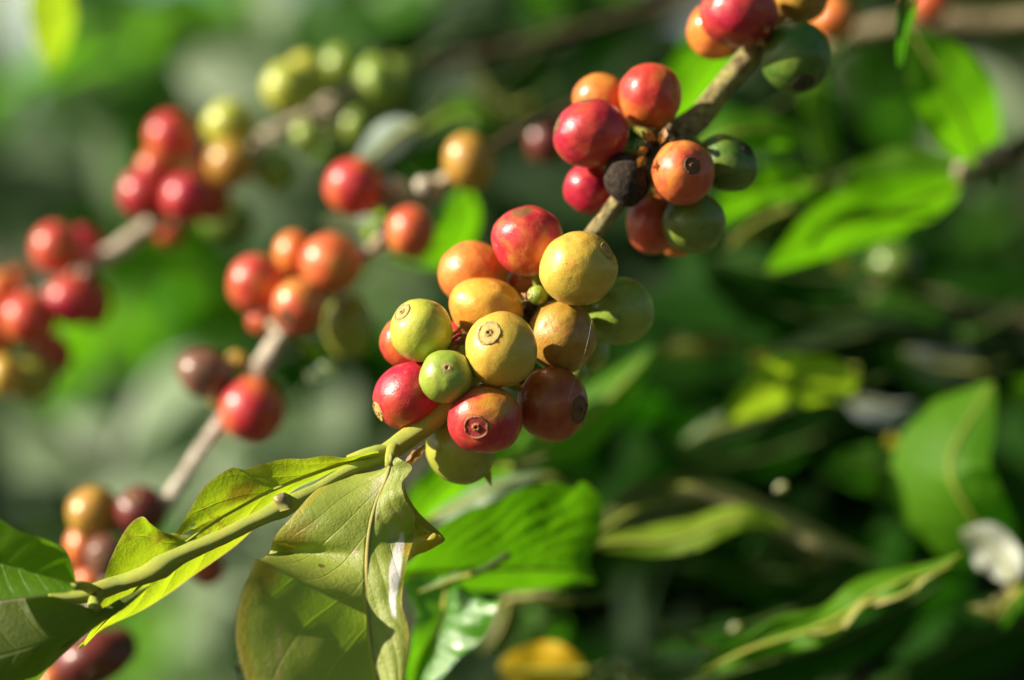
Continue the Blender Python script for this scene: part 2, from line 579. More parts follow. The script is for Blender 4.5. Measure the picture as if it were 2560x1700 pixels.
# =================================================================== FRONT BRANCH
spine = [  # u, v, d, radius px, age
    (2080, -150, .650, 30, .9), (1985, -40, .642, 30, .9), (1925, 60, .637, 30, .9), (1880, 130, .633, 28, .75), (1810, 215, .630, 29, .65), (1755, 285, .627, 31, .62),
    (1700, 330, .625, 36, .95), (1650, 362, .622, 33, 1.0), (1612, 400, .620, 25, .9), (1570, 470, .616, 23, .8), (1515, 545, .613, 22, .7),
    (1480, 590, .612, 23, .7), (1420, 665, .612, 25, .6), (1350, 745, .611, 27, .8), (1270, 830, .608, 29, .8), (1190, 920, .603, 28, .5),
    (1130, 1000, .598, 27, .1), (1075, 1055, .596, 26, .0), (1020, 1095, .595, 26, .0), (970, 1130, .594, 25, .05), (930, 1152, .594, 19, .1),
    (864, 1180, .593, 15, .1), (800, 1220, .591, 16, .15), (745, 1250, .589, 21, .1), (706, 1270, .588, 25, .2), (661, 1290, .587, 20, .0), (559, 1340, .586, 19, .0),
    (457, 1386, .585, 22, .05), (400, 1418, .584, 29, .25), (360, 1438, .584, 22, .1), (300, 1458, .585, 21, .1), (240, 1478, .584, 23, .1), (185, 1492, .583, 16, .1), (120, 1492, .582, 9, .2)]
branchA = empty('coffee_branch', P(1130, 1000, .598), 'long sharply focused coffee branch from top edge to lower left, green leaves at its end', 'branch', 'coffee branches')
OA = branchA.location.copy()
tube('stem', [(P(u, v, d), r * K * d, a) for u, v, d, r, a in spine], M_STEM, branchA, n=260, seg=22, rough=.035, origin=OA, ridge=.03, lump=20)
nodesA = [P(u, v, d + .001) for u, v, d, r, a in spine[2:19]]
# pruned stub and scar knobs
st = P(706, 1262, .589)
tube('twig_stub', [(P(712, 1275, .587), .0017, .2), (P(706, 1252, .587), .0015, .5), (P(703, 1240, .5875), .0016, 1.0), (P(702, 1237, .5875), .0010, 1.0)], M_STEM_UP, branchA, n=14, seg=16, rough=.14, origin=OA)
for k, (uv1, uv2, r) in enumerate([((1650, 350), (1600, 330), 12), ((1660, 350), (1690, 372), 12), ((1640, 365), (1625, 318), 9), ((1625, 380), (1590, 372), 11),
                                   ((1300, 800), (1262, 792), 9), ((1320, 760), (1350, 738), 8), ((1240, 850), (1178, 872), 9), ((1690, 340), (1665, 300), 8)]):
    tube('fruit_scar', [(P(*uv1, .615), r * K * .61, 1), (P(uv1[0] * .7 + uv2[0] * .3, uv1[1] * .7 + uv2[1] * .3 - 2, .613), r * K * .6, 1), (P(uv1[0] * .4 + uv2[0] * .6, uv1[1] * .4 + uv2[1] * .6, .611), r * K * .7, 1)],
         M_SCAR, branchA, n=8, seg=10, rough=.2, origin=OA, seed=k)

# ---- leaves of front branch (3rd zoom coordinates -> px)
def Z3(pts, d):
    out = []
    for p in pts:
        dd = p[2] if len(p) > 2 else 0
        out.append(P(p[0] / 1.9675, 1100 + p[1] / 1.9675, d + dd))
    return out

mat_L1 = leaf_mat('leaf_yellowgreen', (.20, .26, .02), (.30, .36, .04), trans=(.62, .75, .02), tw=.55, nv=8, vein=(.38, .38, .06), margin=(.62, .50, .12),
                  blot=(.22, .12, .02), seed=1, rough=.42, spec=.35, veinw=.035,
                  spots=[(.36, -.35, .07, .35, (.20, .09, .01), .7), (.62, -.55, .09, .3, (.14, .07, .01), .65), (.10, -.2, .07, .3, (.30, .2, .02), .4)])
L1_L = Z3([(1860, 50), (1830, 52), (1760, 70), (1690, 84, .001), (1600, 76, .002), (1500, 88, .001), (1400, 88, .0), (1300, 114, .001), (1200, 142, .003), (1140, 135, .002),
           (1060, 180, .0), (1000, 235, -.001), (958, 300, .0), (915, 370, .002), (880, 432, .004), (845, 458, .006), (790, 444, .006), (740, 410, .003), (700, 374, -.002), (650, 398, -.003),
           (600, 462, -.003), (552, 560, -.002), (515, 660, 0), (500, 760, .001), (480, 860, .002), (440, 940, .002), (388, 1026, .002)], .590)
L1_M = Z3([(1860, 60), (1780, 85), (1640, 130), (1450, 200), (1250, 290), (1060, 400), (880, 530), (740, 660), (610, 800), (500, 910), (388, 1026)], .5945)
L1_R = Z3([(1860, 75), (1800, 100), (1650, 145), (1560, 190), (1440, 250), (1300, 380), (1170, 505), (1060, 590), (950, 668), (850, 742), (700, 832), (560, 900), (470, 950), (388, 1026)], .602)
l1 = loft_leaf('leaf', L1_L, L1_M, L1_R, mat_L1, branchA, n=170, k=26, origin=OA, camber=.06, puck=.035, nv=8, seed=1, holes=[(.535, -.50, .016, .16), (.505, -.63, .008, .08), (.545, -.42, .007, .08)])
tag(l1, 'yellow-green leaf lying behind the stem, wavy edge and small holes')
tube('midrib', [(p + Vector((0, -.0003, 0)), .0005 - .00035 * i / 10, 0) for i, p in enumerate(L1_M)], M_STEM, l1, n=60, seg=8, origin=OA)
tube('leaf_stalk', [(P(972, 1128, .5935), .0013, 0), (P(945, 1126, .5925), .0012, 0), (P(915, 1133, .5925), .0011, 0), (P(870, 1146, .594), .0007, 0)], M_STEM, l1, n=16, seg=12, origin=OA)

mat_L2 = leaf_mat('leaf_dusty_olive', (.21, .28, .035), (.37, .41, .08), trans=(.42, .62, .03), tw=.34, nv=7, vein=(.46, .42, .13), margin=(.50, .44, .12), seed=2, rough=.40, blot=(.45, .40, .14),
                  spec=.45, veinw=.03, skew=.8, mott=.8,
                  spots=[(.27, -.80, .07, .22, (.26, .17, .02), .7), (.50, -.88, .07, .12, (.27, .18, .025), .7), (.395, .72, .145, .17, (.86, .82, .80), 1.0),
                         (.27, .55, .05, .2, (.42, .40, .26), .5), (.10, -.1, .05, .25, (.42, .37, .25), .5), (.33, .95, .05, .2, (.55, .38, .02), .8), (.60, .95, .35, .10, (.42, .34, .05), .6), (.17, -.97, .14, .10, (.50, .40, .03), .7), (.62, -.97, .22, .08, (.46, .36, .03), .7), (.20, .15, .012, .05, (.20, .12, .04), .95), (.36, -.45, .010, .04, (.16, .09, .03), .95), (.30, -.12, .008, .04, (.55, .5, .35), .95)])
L2_L = Z3([(1925, 70), (1905, 110), (1885, 142, .001), (1780, 168, .001), (1700, 182, .001), (1620, 212, -.001), (1540, 262, -.003), (1470, 335, -.005), (1420, 395, -.005), (1370, 450, -.004), (1342, 500, -.002),
           (1326, 560, .003), (1300, 566, -.003), (1284, 560, -.006), (1262, 630, -.005), (1236, 690, -.004), (1210, 780, -.003), (1200, 880, -.003), (1212, 980, -.003), (1245, 1090, -.003), (1290, 1180, -.003), (1350, 1330, -.002), (1480, 1480, 0), (1700, 1600, 0), (1950, 1680, 0)], .588)
L2_L = [p + Vector((0, (.006 * min(1, i / 5)) if i < 12 else -.0075, 0)) for i, p in enumerate(L2_L)]
L2_M = Z3([(1930, 66, -.001), (1905, 180), (1850, 320), (1820, 470), (1814, 640), (1822, 820), (1842, 980), (1872, 1110), (1900, 1230), (1925, 1400), (1950, 1680)], .588)
L2_R = Z3([(1935, 70), (1975, 96, -.001), (2028, 128, .0), (2008, 170, .001), (1982, 205, .002), (1988, 250, .002), (2010, 300, .003), (2045, 350, .005), (2050, 395, .008), (2048, 440, .010), (2040, 480, .008), (2018, 560, .005),
           (2005, 620, .004), (1992, 700, .004), (1990, 780, .003), (2008, 840, .003), (2024, 910, .003), (2018, 1010, .003), (2003, 1100, .003), (1992, 1180, .003), (1990, 1350, .002), (1975, 1550, 0), (1950, 1680, 0)], .588)
L2_R = [p + Vector((0, -.005 * min(1, i / 5), 0)) for i, p in enumerate(L2_R)]
for LL, base in ((L2_L, .0), (L2_M, 0.0), (L2_R, -.0)):
    for i, p in enumerate(LL):
        f = min(1.3, max(0.0, (P(0, 1150, .59).z - p.z) / (.29 * .2)))
        p.y -= .020 * f
l2 = loft_leaf('leaf', L2_L, L2_M, L2_R, mat_L2, branchA, n=170, k=26, origin=OA, camber=.05, puck=.014, nv=7, skew=.8, seed=2)
tag(l2, 'large dusty olive leaf hanging down front with a white streak')
tube('midrib', [(p + Vector((0, .0001, 0)), .0005 - .00022 * i / 10, 0) for i, p in enumerate(L2_M)],
     stem_mat('midrib_pale', young=(.40, .37, .12), old=(.45, .40, .16)), l2, n=90, seg=8, origin=OA, rough=.06)
# folded yellow flap on the right edge of the leaf
mat_flap = leaf_mat('leaf_yellow_flap', (.60, .48, .02), (.45, .42, .04), trans=(.75, .60, .02), tw=.5, margin=(.55, .30, .05), seed=5, nv=3)
mat_flapd = leaf_mat('leaf_flap_green', (.30, .33, .03), (.42, .40, .04), trans=(.5, .5, .02), tw=.45, margin=(.62, .50, .12), seed=6, nv=4)
fu = loft_leaf('leaf_fold', Z3([(1990, 205, .002), (2006, 270, .002), (2052, 345, .002), (2110, 405, .001), (2160, 450, 0), (2190, 486, -.001)], .588),
               Z3([(1988, 215, .001), (1995, 300, -.001), (2030, 380, -.002), (2075, 430, -.003), (2130, 465, -.003), (2188, 490, -.001)], .588),
               Z3([(1985, 230, .001), (1985, 330, .003), (2000, 430, .005), (2040, 490, .004), (2110, 480, .001), (2186, 494, -.001)], .588), mat_flapd, l2, n=40, k=10, origin=OA, camber=.1)
fl = loft_leaf('leaf_fold', Z3([(2030, 500, .004), (2060, 468, .001), (2110, 455, -.002), (2150, 462, -.003), (2190, 486, -.001)], .588),
               Z3([(2020, 540, .002), (2060, 505, -.001), (2110, 490, -.003), (2150, 486, -.003), (2188, 492, -.001)], .588),
               Z3([(2006, 598, .002), (2050, 566, .001), (2100, 548, .0), (2150, 520, .0), (2184, 500, -.001)], .588), mat_flap, l2, n=30, k=8, origin=OA, camber=.1)
tag(fl, 'bright yellow curled tip of leaf edge')
tube('leaf_stalk', [(P(985, 1120, .593), .0014, 0), (P(978, 1138, .589), .0013, 0), (P(972, 1165, .587), .0009, 0)], M_STEM, l2, n=12, seg=12, origin=OA)

mat_L3 = leaf_mat('leaf_left_green', (.07, .17, .008), (.12, .25, .01), trans=(.30, .62, .008), tw=.5, nv=6, seed=3, rough=.4, spec=.35)
l3 = loft_leaf('leaf', Z3([(-120, 330, -.01), (0, 384, -.01), (90, 440, -.01), (200, 478, -.01), (290, 520, -.008), (335, 570, -.006), (360, 650, -.003), (372, 722, 0)], .573),
               Z3([(-120, 560, .004), (0, 600, .004), (120, 640, .003), (230, 665, .002), (310, 690, .001), (372, 724, 0)], .571),
               Z3([(-120, 800, .0), (0, 785, .0), (100, 776, .0), (250, 758, .0), (330, 752, .0), (372, 730, 0)], .568), mat_L3, branchA, n=60, k=14, origin=OA, camber=.12, puck=.03, nv=6)
tag(l3, 'dark green leaf cut by the left frame edge above the stem')
mat_L4 = leaf_mat('leaf_dark_olive', (.075, .11, .015), (.11, .14, .02), trans=(.2, .34, .01), tw=.45, nv=6, seed=4, rough=.45, spec=.3, margin=(.35, .22, .15),  # dark olive base colour
                  spots=[(.45, .55, .08, .12, (.12, .02, .01), .8)])
l4 = loft_leaf('leaf', Z3([(735, 716, .004), (600, 775, .004), (480, 832, .002), (370, 800, .0), (250, 766, -.001), (120, 778, 0), (0, 794, 0), (-150, 830, 0)], .574),
               Z3([(735, 718, .004), (600, 810, .002), (450, 890, .0), (320, 950, -.002), (180, 1010, -.003), (0, 1060, -.003), (-150, 1090, -.003)], .574),
               Z3([(735, 722, .004), (610, 830, .004), (500, 900, .003), (400, 975, .002), (310, 1050, .002), (240, 1120, .002), (185, 1190, .002), (60, 1330, .002), (-150, 1400, 0)], .574), mat_L4, branchA, n=60, k=14,
               origin=OA, camber=.08, puck=.02, nv=6)
tag(l4, 'dark olive leaf in the lower left corner with pale upper edge')
tube('leaf_stalk', [(P(240, 1480, .584), .0013, .2), (P(212, 1466, .577), .0010, .2), (P(186, 1466, .571), .0009, .2)], M_STEM, l3, n=10, seg=10, origin=OA)
tube('leaf_stalk', [(P(250, 1480, .584), .0015, .2), (P(235, 1510, .579), .0013, .4), (P(245, 1522, .575), .0009, .4)], M_STEM, l4, n=10, seg=10, origin=OA)
# brown dry bract by the junction and yellow leaf tip under the olive cherry
mat_dry = leaf_mat('dry_brown', (.30, .13, .03), (.42, .22, .06), trans=(.5, .22, .04), tw=.35, seed=8, nv=3, margin=(.2, .09, .03))
br = loft_leaf('dry_bract', *[Z3(x, .598) for x in ([(2090, 20), (2040, 48), (2010, 75), (1992, 110)], [(2092, 25, -.001), (2055, 60, -.002), (2025, 90, -.001), (1995, 112)], [(2096, 34), (2075, 70, .001), (2040, 105, .001), (1998, 116)])],
               mat_dry, branchA, n=20, k=6, origin=OA, wave=.3)
mat_ytip = leaf_mat('yellow_tip', (.62, .5, .03), (.5, .45, .04), trans=(.6, .5, .02), tw=.4, seed=9, nv=3)
def Z1(pts, d):
    return [P(900 + p[0] / 1.96, 480 + p[1] / 1.96, d + (p[2] if len(p) > 2 else 0)) for p in pts]
yt = loft_leaf('dry_bract', Z1([(560, 1380), (600, 1392), (640, 1440)], .608), Z1([(570, 1370, -.001), (618, 1385, -.003), (642, 1442)], .608), Z1([(600, 1350), (640, 1355), (646, 1442)], .608), mat_ytip, branchA, n=20, k=6, origin=OA)
# dry flower threads between the cherries
for k, pts in enumerate([[(440, 740), (480, 706), (520, 700)], [(445, 752), (490, 730), (522, 726)], [(470, 770), (490, 745), (505, 705)], [(450, 700), (480, 680), (500, 650)]]):
    tube('flower_thread', [(p, .00035, 1) for p in Z1([(a, b, -.004 + .002 * i) for i, (a, b) in enumerate(pts)], .600)], M_STEM, branchA, n=10, seg=6, origin=OA, seed=k)
# old dry flower remains as dark knobs inside the cluster
for k, (a, b, r) in enumerate([(500, 735, 30), (930, 830, 34), (815, 585, 26), (770, 960, 30), (740, 640, 24)]):
    p = Z1([(a, b)], .606)[0]
    tube('fruit_scar', [(p, .0008, 1), (p + Vector((.001, -.002, .001)), r * K * .3, 1), (p + Vector((.0015, -.0035, .001)), .0006, 1)], M_SCAR, branchA, n=10, seg=12, rough=.25, origin=OA, seed=k)

def bract(u, v, d, du, dv, w):
    k_ = Vector((0, -.001, 0))
    a, b2, c2 = P(u, v, d), P(u + du * .5, v + dv * .5, d - .0015), P(u + du, v + dv, d - .001)
    pn = Vector((-dv, 0, -du)).normalized() * (w * K * d)
    loft_leaf('dry_bract', [a + pn * .3, b2 + pn + k_, c2], [a, b2, c2 + k_ * .3], [a - pn * .3, b2 - pn, c2], mat_dry, branchA, n=12, k=4, origin=OA, wave=.4, seed=u)
for q_ in [(1640, 350, .610, -38, -22, 12), (1620, 372, .608, -30, 10, 11), (1650, 360, .609, 14, -44, 11), (1665, 375, .608, 30, 26, 10), (1612, 390, .607, -18, 28, 12), (1650, 395, .606, -6, 40, 11),
           (1300, 735, .602, 24, 14, 9), (1150, 850, .597, 26, -12, 9), (1330, 925, .600, 34, 8, 10), (1168, 935, .592, 20, -12, 8), (1885, 95, .622, 30, 24, 11), (1905, 80, .620, 22, -14, 10)]:
    bract(*q_)

# =================================================================== FRONT CHERRIES
GA, GB, GC = 'cherries of the sharp middle cluster', 'cherries of the upper right cluster', 'cherries at the top edge'
B = lambda *a, **k: berry(*a, node=nodesA, **k)
B('yellow cherry front and centre of the sharp cluster with ringed tan scar facing the lens', 1253, 874, 91, 96, .588, get_skin('yellow', (.2, 0, -.3), 1), (-.36, .46, .82), disc='tan', seed=1, group=GA)
B('yellow-green cherry on left of the sharp cluster, ringed scar at its upper left', 1053, 826, 79, 80, .594, get_skin('ygreen', (-.3, -.3, .6), 2), (-.62, .60, .5), disc='green', dsize=.33, seed=2, group=GA)
B('small green cherry with a tiny black hole, below the yellow-green one', 1116, 942, 69, 69, .587, get_skin('green', (-.4, -.3, .2), 3), (.05, .36, .93), disc='green', dsize=.24, seed=3, group=GA, hole=True)
B('long crimson cherry at lower left of the sharp cluster, scar at its left end', 1022, 987, 96, 80, .598, get_skin('crimson', (.5, 0, -.4), 4), (-.86, -.46, .22), tilt=35, disc='tan', dsize=.34, seed=4, group=GA)
B('red cherry low in the sharp cluster, round red ringed scar facing the lens', 1212, 1049, 93, 88, .588, get_skin('redmix', (.35, 0, .5), 5, gbias=-.18), (-.24, -.21, .95), disc='red', dsize=.36, seed=5, group=GA)
B('brownish red shaded cherry at lower right of the sharp cluster', 1381, 1011, 90, 94, .597, get_skin('brownred', (0, 0, .4), 6), (.76, -.12, .55), disc='brown', dsize=.38, seed=6, group=GA)
B('olive green cherry hanging lowest beneath the red ringed cherry', 1153, 1123, 89, 89, .604, get_skin('olive', (-.4, -.3, .2), 7), (-.35, -.93, .1), seed=7, group=GA)
B('oblong orange-yellow cherry lying sideways above the centre yellow one', 1214, 770, 95, 80, .603, get_skin('yelloworange', (-.5, 0, -.5), 8), (-.7, .2, -.5), tilt=-14, seed=8, lobes=.05, group=GA)
B('orange cherry with a pink left cheek behind the oblong yellow one', 1183, 684, 87, 83, .615, get_skin('orange', (.3, 0, .4), 9), (-.2, .3, -.9), tilt=0, seed=9, group=GA)
B('red cherry topping the sharp cluster with rough brown cap', 1319, 601, 90, 88, .606, get_skin('redmix', (.5, 0, -.5), 10, gbias=-.12, patch=((-.18, -.5, .86), .07)), (-.15, .87, .45), seed=10, group=GA)
B('pale yellow cherry at upper right of the sharp cluster', 1447, 672, 99, 92, .596, get_skin('yellow', (-.2, 0, -.2), 11), (.74, .50, .45), tilt=10, disc='tan', dsize=.26, seed=11, group=GA)
B('ochre brown cherry between the pale yellow and the brownish red ones', 1404, 842, 88, 93, .602, get_skin('ochre', (-.2, 0, .7), 12), (.3, -.3, -.8), seed=12, group=GA)
B('dark olive green cherry at far right of the sharp cluster with a tiny point', 1545, 777, 91, 86, .612, get_skin('green', (0, 0, .1), 13, gbias=-.1), (.93, .40, .0), seed=13, point=.06, group=GA, stalkmat=M_SCAR)
B('orange cherry peeping out at left behind the yellow-green one', 1014, 856, 66, 66, .607, get_skin('redorange', (-.2, 0, .2), 14), (-.5, -.5, -.4), seed=14, group=GA)
B('tiny green undeveloped cherry tucked beneath the pale yellow one', 1344, 738, 26, 25, .601, get_skin('green', (0, 0, .2), 15), (-.8, .1, .5), disc='green', dsize=.5, seed=15, group=GA, name='coffee_cherry')
B('pinkish orange cherry mostly hidden under the brown-capped red one', 1318, 708, 52, 48, .620, get_skin('orange', (0, 0, 0), 16), (0, -.4, -.8), seed=16, group=GA)
B('orange-red cherry glimpsed deep between green and yellow ones', 1140, 845, 42, 42, .612, get_skin('redorange', (0, 0, 0), 17), (0, 0, -1), seed=17, group=GA)
B('green cherry peeping out behind the ochre brown one', 1474, 878, 50, 52, .628, get_skin('green', (0, 0, 0), 18), (.4, -.6, .2), seed=18, group=GA)
B('green cherry edge showing above the brownish red one', 1440, 925, 32, 36, .625, get_skin('green', (0, 0, 0), 19), (.4, -.6, .2), seed=19, group=GA)
# upper right cluster
B('broad crimson cherry with dark rough cap, left of the upper right cluster', 1477, 334, 96, 87, .612, get_skin('crimson', (0, 0, -.2), 21, patch=((-.12, -.28, .93), .045)), (-.93, .25, .2), tilt=12, disc='brown', dsize=.26, seed=21, group=GB)
B('upright orange-red oval cherry at the top of the upper right cluster', 1626, 240, 79, 86, .618, get_skin('redorange', (.3, 0, -.7), 22), (.1, .95, .1), seed=22, group=GB)
B('orange cherry behind the crimson one with the dark cap', 1501, 248, 70, 66, .628, get_skin('orange', (.3, 0, .2), 23), (-.3, .6, -.5), seed=23, group=GB)
B('crimson cherry low left of the upper right cluster beside the black one', 1474, 472, 66, 66, .621, get_skin('crimson', (0, 0, 0), 24), (-.4, -.4, .1), seed=24, group=GB)
dried = B('shrivelled black dried cherry in the upper right cluster', 1566, 449, 56, 68, .610, dried_mat(), (-.3, -.5, .2), tilt=18, seed=25, lump=.06, name='dried_cherry', group=GB)
B('orange cherry with brown ringed scar in the upper right cluster', 1707, 432, 80, 82, .608, get_skin('orangered', (0, 0, .5), 26), (.26, .18, .94), disc='brown', dsize=.29, seed=26, group=GB)
B('dark green egg-shaped cherry at far right of the upper right cluster', 1818, 408, 80, 69, .619, get_skin('dgreen', (0, 0, .2), 27), (.66, .52, .5), tilt=-32, disc='dark', dsize=.25, seed=27, group=GB)
B('long brownish orange cherry hanging low in the upper right cluster', 1633, 556, 67, 84, .627, get_skin('orangered', (0, 0, .6), 28, gbias=-.2), (-.1, -.9, .1), seed=28, group=GB)
B('dark olive cherry hanging lowest at right of the upper right cluster', 1735, 557, 78, 80, .618, get_skin('dgreen', (0, 0, .0), 29, gbias=.45), (.1, -.9, .2), seed=29, group=GB)
B('orange cherry sliver below the dark olive one', 1693, 606, 42, 38, .636, get_skin('orange', (0, 0, 0), 30), (0, -.9, -.2), seed=30, group=GB)
# top edge
B('big crimson cherry cut by the top edge of the picture', 1846, 30, 98, 88, .624, get_skin('crimson', (.2, 0, .2), 31), (-.86, .2, .45), disc='red', dsize=.2, seed=31, group=GC)
B('orange cherry under the big crimson one at the top edge', 1790, 76, 74, 73, .637, get_skin('orange', (.3, 0, -.2), 32), (-.5, -.2, .2), seed=32, group=GC)
B('orange and green cherry cut by the top edge right of the crimson one', 2003, -14, 70, 72, .633, get_skin('ochre', (-.5, 0, .3), 33), (.1, -.8, .2), seed=33, group=GC)
B('large dark green cherry just under the top edge, right of the stem', 1990, 143, 87, 91, .627, get_skin('dgreen', (-.2, 0, .4), 34, gbias=-.1), (.15, -.80, .55), disc='dark', dsize=.34, seed=34, group=GC)

# =================================================================== MIDDLE BLURRED BRANCH (in q = 2361 px)
dm = .708
mdark = [(1420, 200, .76, 12, .8), (1290, 262, .745, 13, .8), (1170, 320, .735, 14, .8), (1062, 398, .7225, 16, .7)]
mspine = [(1060, 400, .722, 17, .7), (1000, 430, .715, 20, .4), (950, 452, .712, 14, .6), (905, 490, .71, 15, .6), (880, 548, .708, 14, .5), (835, 598, .706, 15, .5), (760, 670, .708, 16, .6), (655, 765, .706, 18, .6),
          (605, 845, .704, 25, .7), (545, 925, .706, 18, .7), (500, 990, .704, 19, .75), (440, 1075, .702, 18, .75), (385, 1158, .700, 19, .7), (310, 1240, .702, 16, .7), (240, 1350, .704, 15, .7), (180, 1480, .706, 15, .7), (120, 1600, .708, 15, .7)]
branchM = empty('coffee_branch', P(655 * Q, 765 * Q, dm), 'blurred pale coffee branch just behind, running from upper middle to lower left', 'branch', 'coffee branches')
OM = branchM.location.copy()
tube('stem', [(P(u * Q, v * Q, d), r * Q * K * d, a) for u, v, d, r, a in mspine], M_STEM_BG, branchM, n=140, seg=14, origin=OM)
for k, (u, v, r) in enumerate([(905, 432, 24), (985, 436, 24)]):
    tube('fruit_scar', [(P(u * Q + 10, v * Q + 12, .712), r * K, .6), (P(u * Q, v * Q, .708), r * K * .9, .6), (P(u * Q - 12, v * Q - 14, .704), r * K * .6, .6)], M_STEM_BG, branchM, n=8, seg=10, origin=OM, seed=k)
tube('stem', [(P(u * Q, v * Q, d) - OM, r * Q * K * d, a) for u, v, d, r, a in mdark], M_SCAR, branchM, n=30, seg=12)
nodesM = [P(u * Q, v * Q, d) for u, v, d, r, a in mspine]
GM = 'blurred cherries of the middle branch'
for (lab, u, v, rx, ry, d, pal, ax, tilt) in [
    ('blurred red cherry alone at upper end of the middle branch', 817, 430, 70, 68, .706, 'red', (-.8, .2, .3), 0),
    ('blurred ochre-orange cherry highest on the middle branch', 1082, 372, 60, 70, .708, 'ochre', (.2, .9, .2), 10),
    ('blurred brownish orange oval cherry hanging alone under the twig knobs', 948, 535, 55, 62, .702, 'orangered', (-.2, -.8, .3), 0),
    ('blurred red cherry leftmost of the five-cherry bunch on the middle branch', 590, 655, 66, 71, .704, 'red', (-.8, 0, .3), 0),
    ('blurred yellowish orange cherry at top of the middle branch bunch', 678, 587, 46, 57, .712, 'orange', (-.2, .8, .3), 0),
    ('blurred orange-red cherry at upper right of the middle branch bunch', 764, 608, 72, 72, .704, 'orangered', (.3, .7, .3), 0),
    ('blurred orange-red cherry at bottom of the middle branch bunch', 690, 707, 61, 65, .695, 'orangered', (-.4, -.4, .7), 0),
    ('small blurred red cherry peeping out under the middle branch bunch', 606, 738, 36, 36, .716, 'red', (0, -.8, .3), 0),
    ('blurred dark green cherry at right under the middle branch bunch', 806, 752, 58, 80, .718, 'olive', (.2, -.9, .1), 0),
    ('blurred purplish brown oblong cherry left of the pale stem', 472, 860, 68, 56, .702, 'greybrown', (-.9, -.2, .3), -18),
    ('blurred glossy red cherry on the pale stem, lowest bright red one', 581, 945, 75, 79, .700, 'red', (-.1, -.8, .4), 0),
    ('blurred ochre cherry in the lower left bunch', 216, 1183, 62, 64, .702, 'ochre', (-.3, .8, .3), 0),
    ('blurred maroon cherry at right of the lower left bunch', 325, 1176, 60, 56, .698, 'maroon', (-.2, .5, .6), 0),
    ('blurred orange-yellow cherry at left of the lower left bunch', 192, 1262, 42, 55, .706, 'orange', (-.8, -.2, .2), 0),
    ('blurred greyish purple cherry in the middle of the lower left bunch', 246, 1284, 50, 52, .698, 'greybrown', (-.3, 0, .9), 0),
    ('blurred dark red cherry half hidden behind the yellow-green leaf', 478, 1310, 40, 42, .706, 'brownred', (.4, -.6, .3), 0),
    ('blurred orange-red cherry glimpsed beneath the lower left bunch', 210, 1340, 42, 36, .706, 'orangered', (-.4, -.6, .3), 0),
    ('blurred maroon cherry near the bottom left corner', 212, 1520, 92, 62, .690, 'maroon', (.3, -.4, .7), 20),
    ('blurred dark maroon cherry just above the bottom edge at left', 275, 1492, 42, 46, .702, 'maroon', (.8, .2, .3), 0),
    ('blurred orange cherry cut by the bottom edge at left', 120, 1575, 44, 40, .70, 'orange', (-.4, -.4, .7), 0),
    ('tiny blurred yellow undeveloped cherry beside the pale stem', 545, 833, 24, 24, .704, 'yellow', (-.4, .4, .7), 0),
    ('tiny blurred ochre undeveloped cherry under the purplish brown one', 498, 916, 20, 22, .706, 'yellow', (-.4, .4, .7), 0),
]:
    i = len(bpy.data.objects)
    berry(lab, u * Q, v * Q, rx * Q, ry * Q, d, get_skin(pal, (.2, 0, .3), i % 4), ax, tilt=tilt, node=nodesM, res=.6, seed=i, group=GM, stalkmat=M_STEM_BG, disc='brown' if ax[2] > .5 else None)

# =================================================================== FAR BLURRED BRANCH
fdark = [(1700, -60, .86, 12, .9), (1500, 20, .85, 12, .9), (1300, 80, .84, 12, .9), (1100, 130, .83, 13, .9), (950, 165, .82, 14, .8), (852, 200, .81, 16, .7)]
fspine = [(850, 200, .81, 17, .7), (790, 218, .80, 24, .6), (720, 270, .79, 21, .6), (605, 322, .78, 19, .6), (500, 410, .775, 17, .6),
          (420, 470, .77, 18, .6), (350, 520, .765, 21, .55), (235, 600, .76, 21, .55), (160, 655, .76, 18, .6), (60, 710, .76, 18, .6), (-60, 780, .76, 18, .6)]
branchF = empty('coffee_branch', P(300 * Q, 560 * Q, .765), 'strongly blurred far coffee branch at left, with pale gaps between red bunches', 'branch', 'coffee branches')
OF = branchF.location.copy()
tube('stem', [(P(u * Q, v * Q, d), r * Q * K * d, a) for u, v, d, r, a in fspine], M_STEM_BG, branchF, n=120, seg=12, origin=OF)
tube('stem', [(P(u * Q, v * Q, d) - OF, r * Q * K * d, a) for u, v, d, r, a in fdark], M_SCAR, branchF, n=40, seg=12)
nodesF = [P(u * Q, v * Q, d) for u, v, d, r, a in fspine]
GF = 'strongly blurred cherries of the far branch'
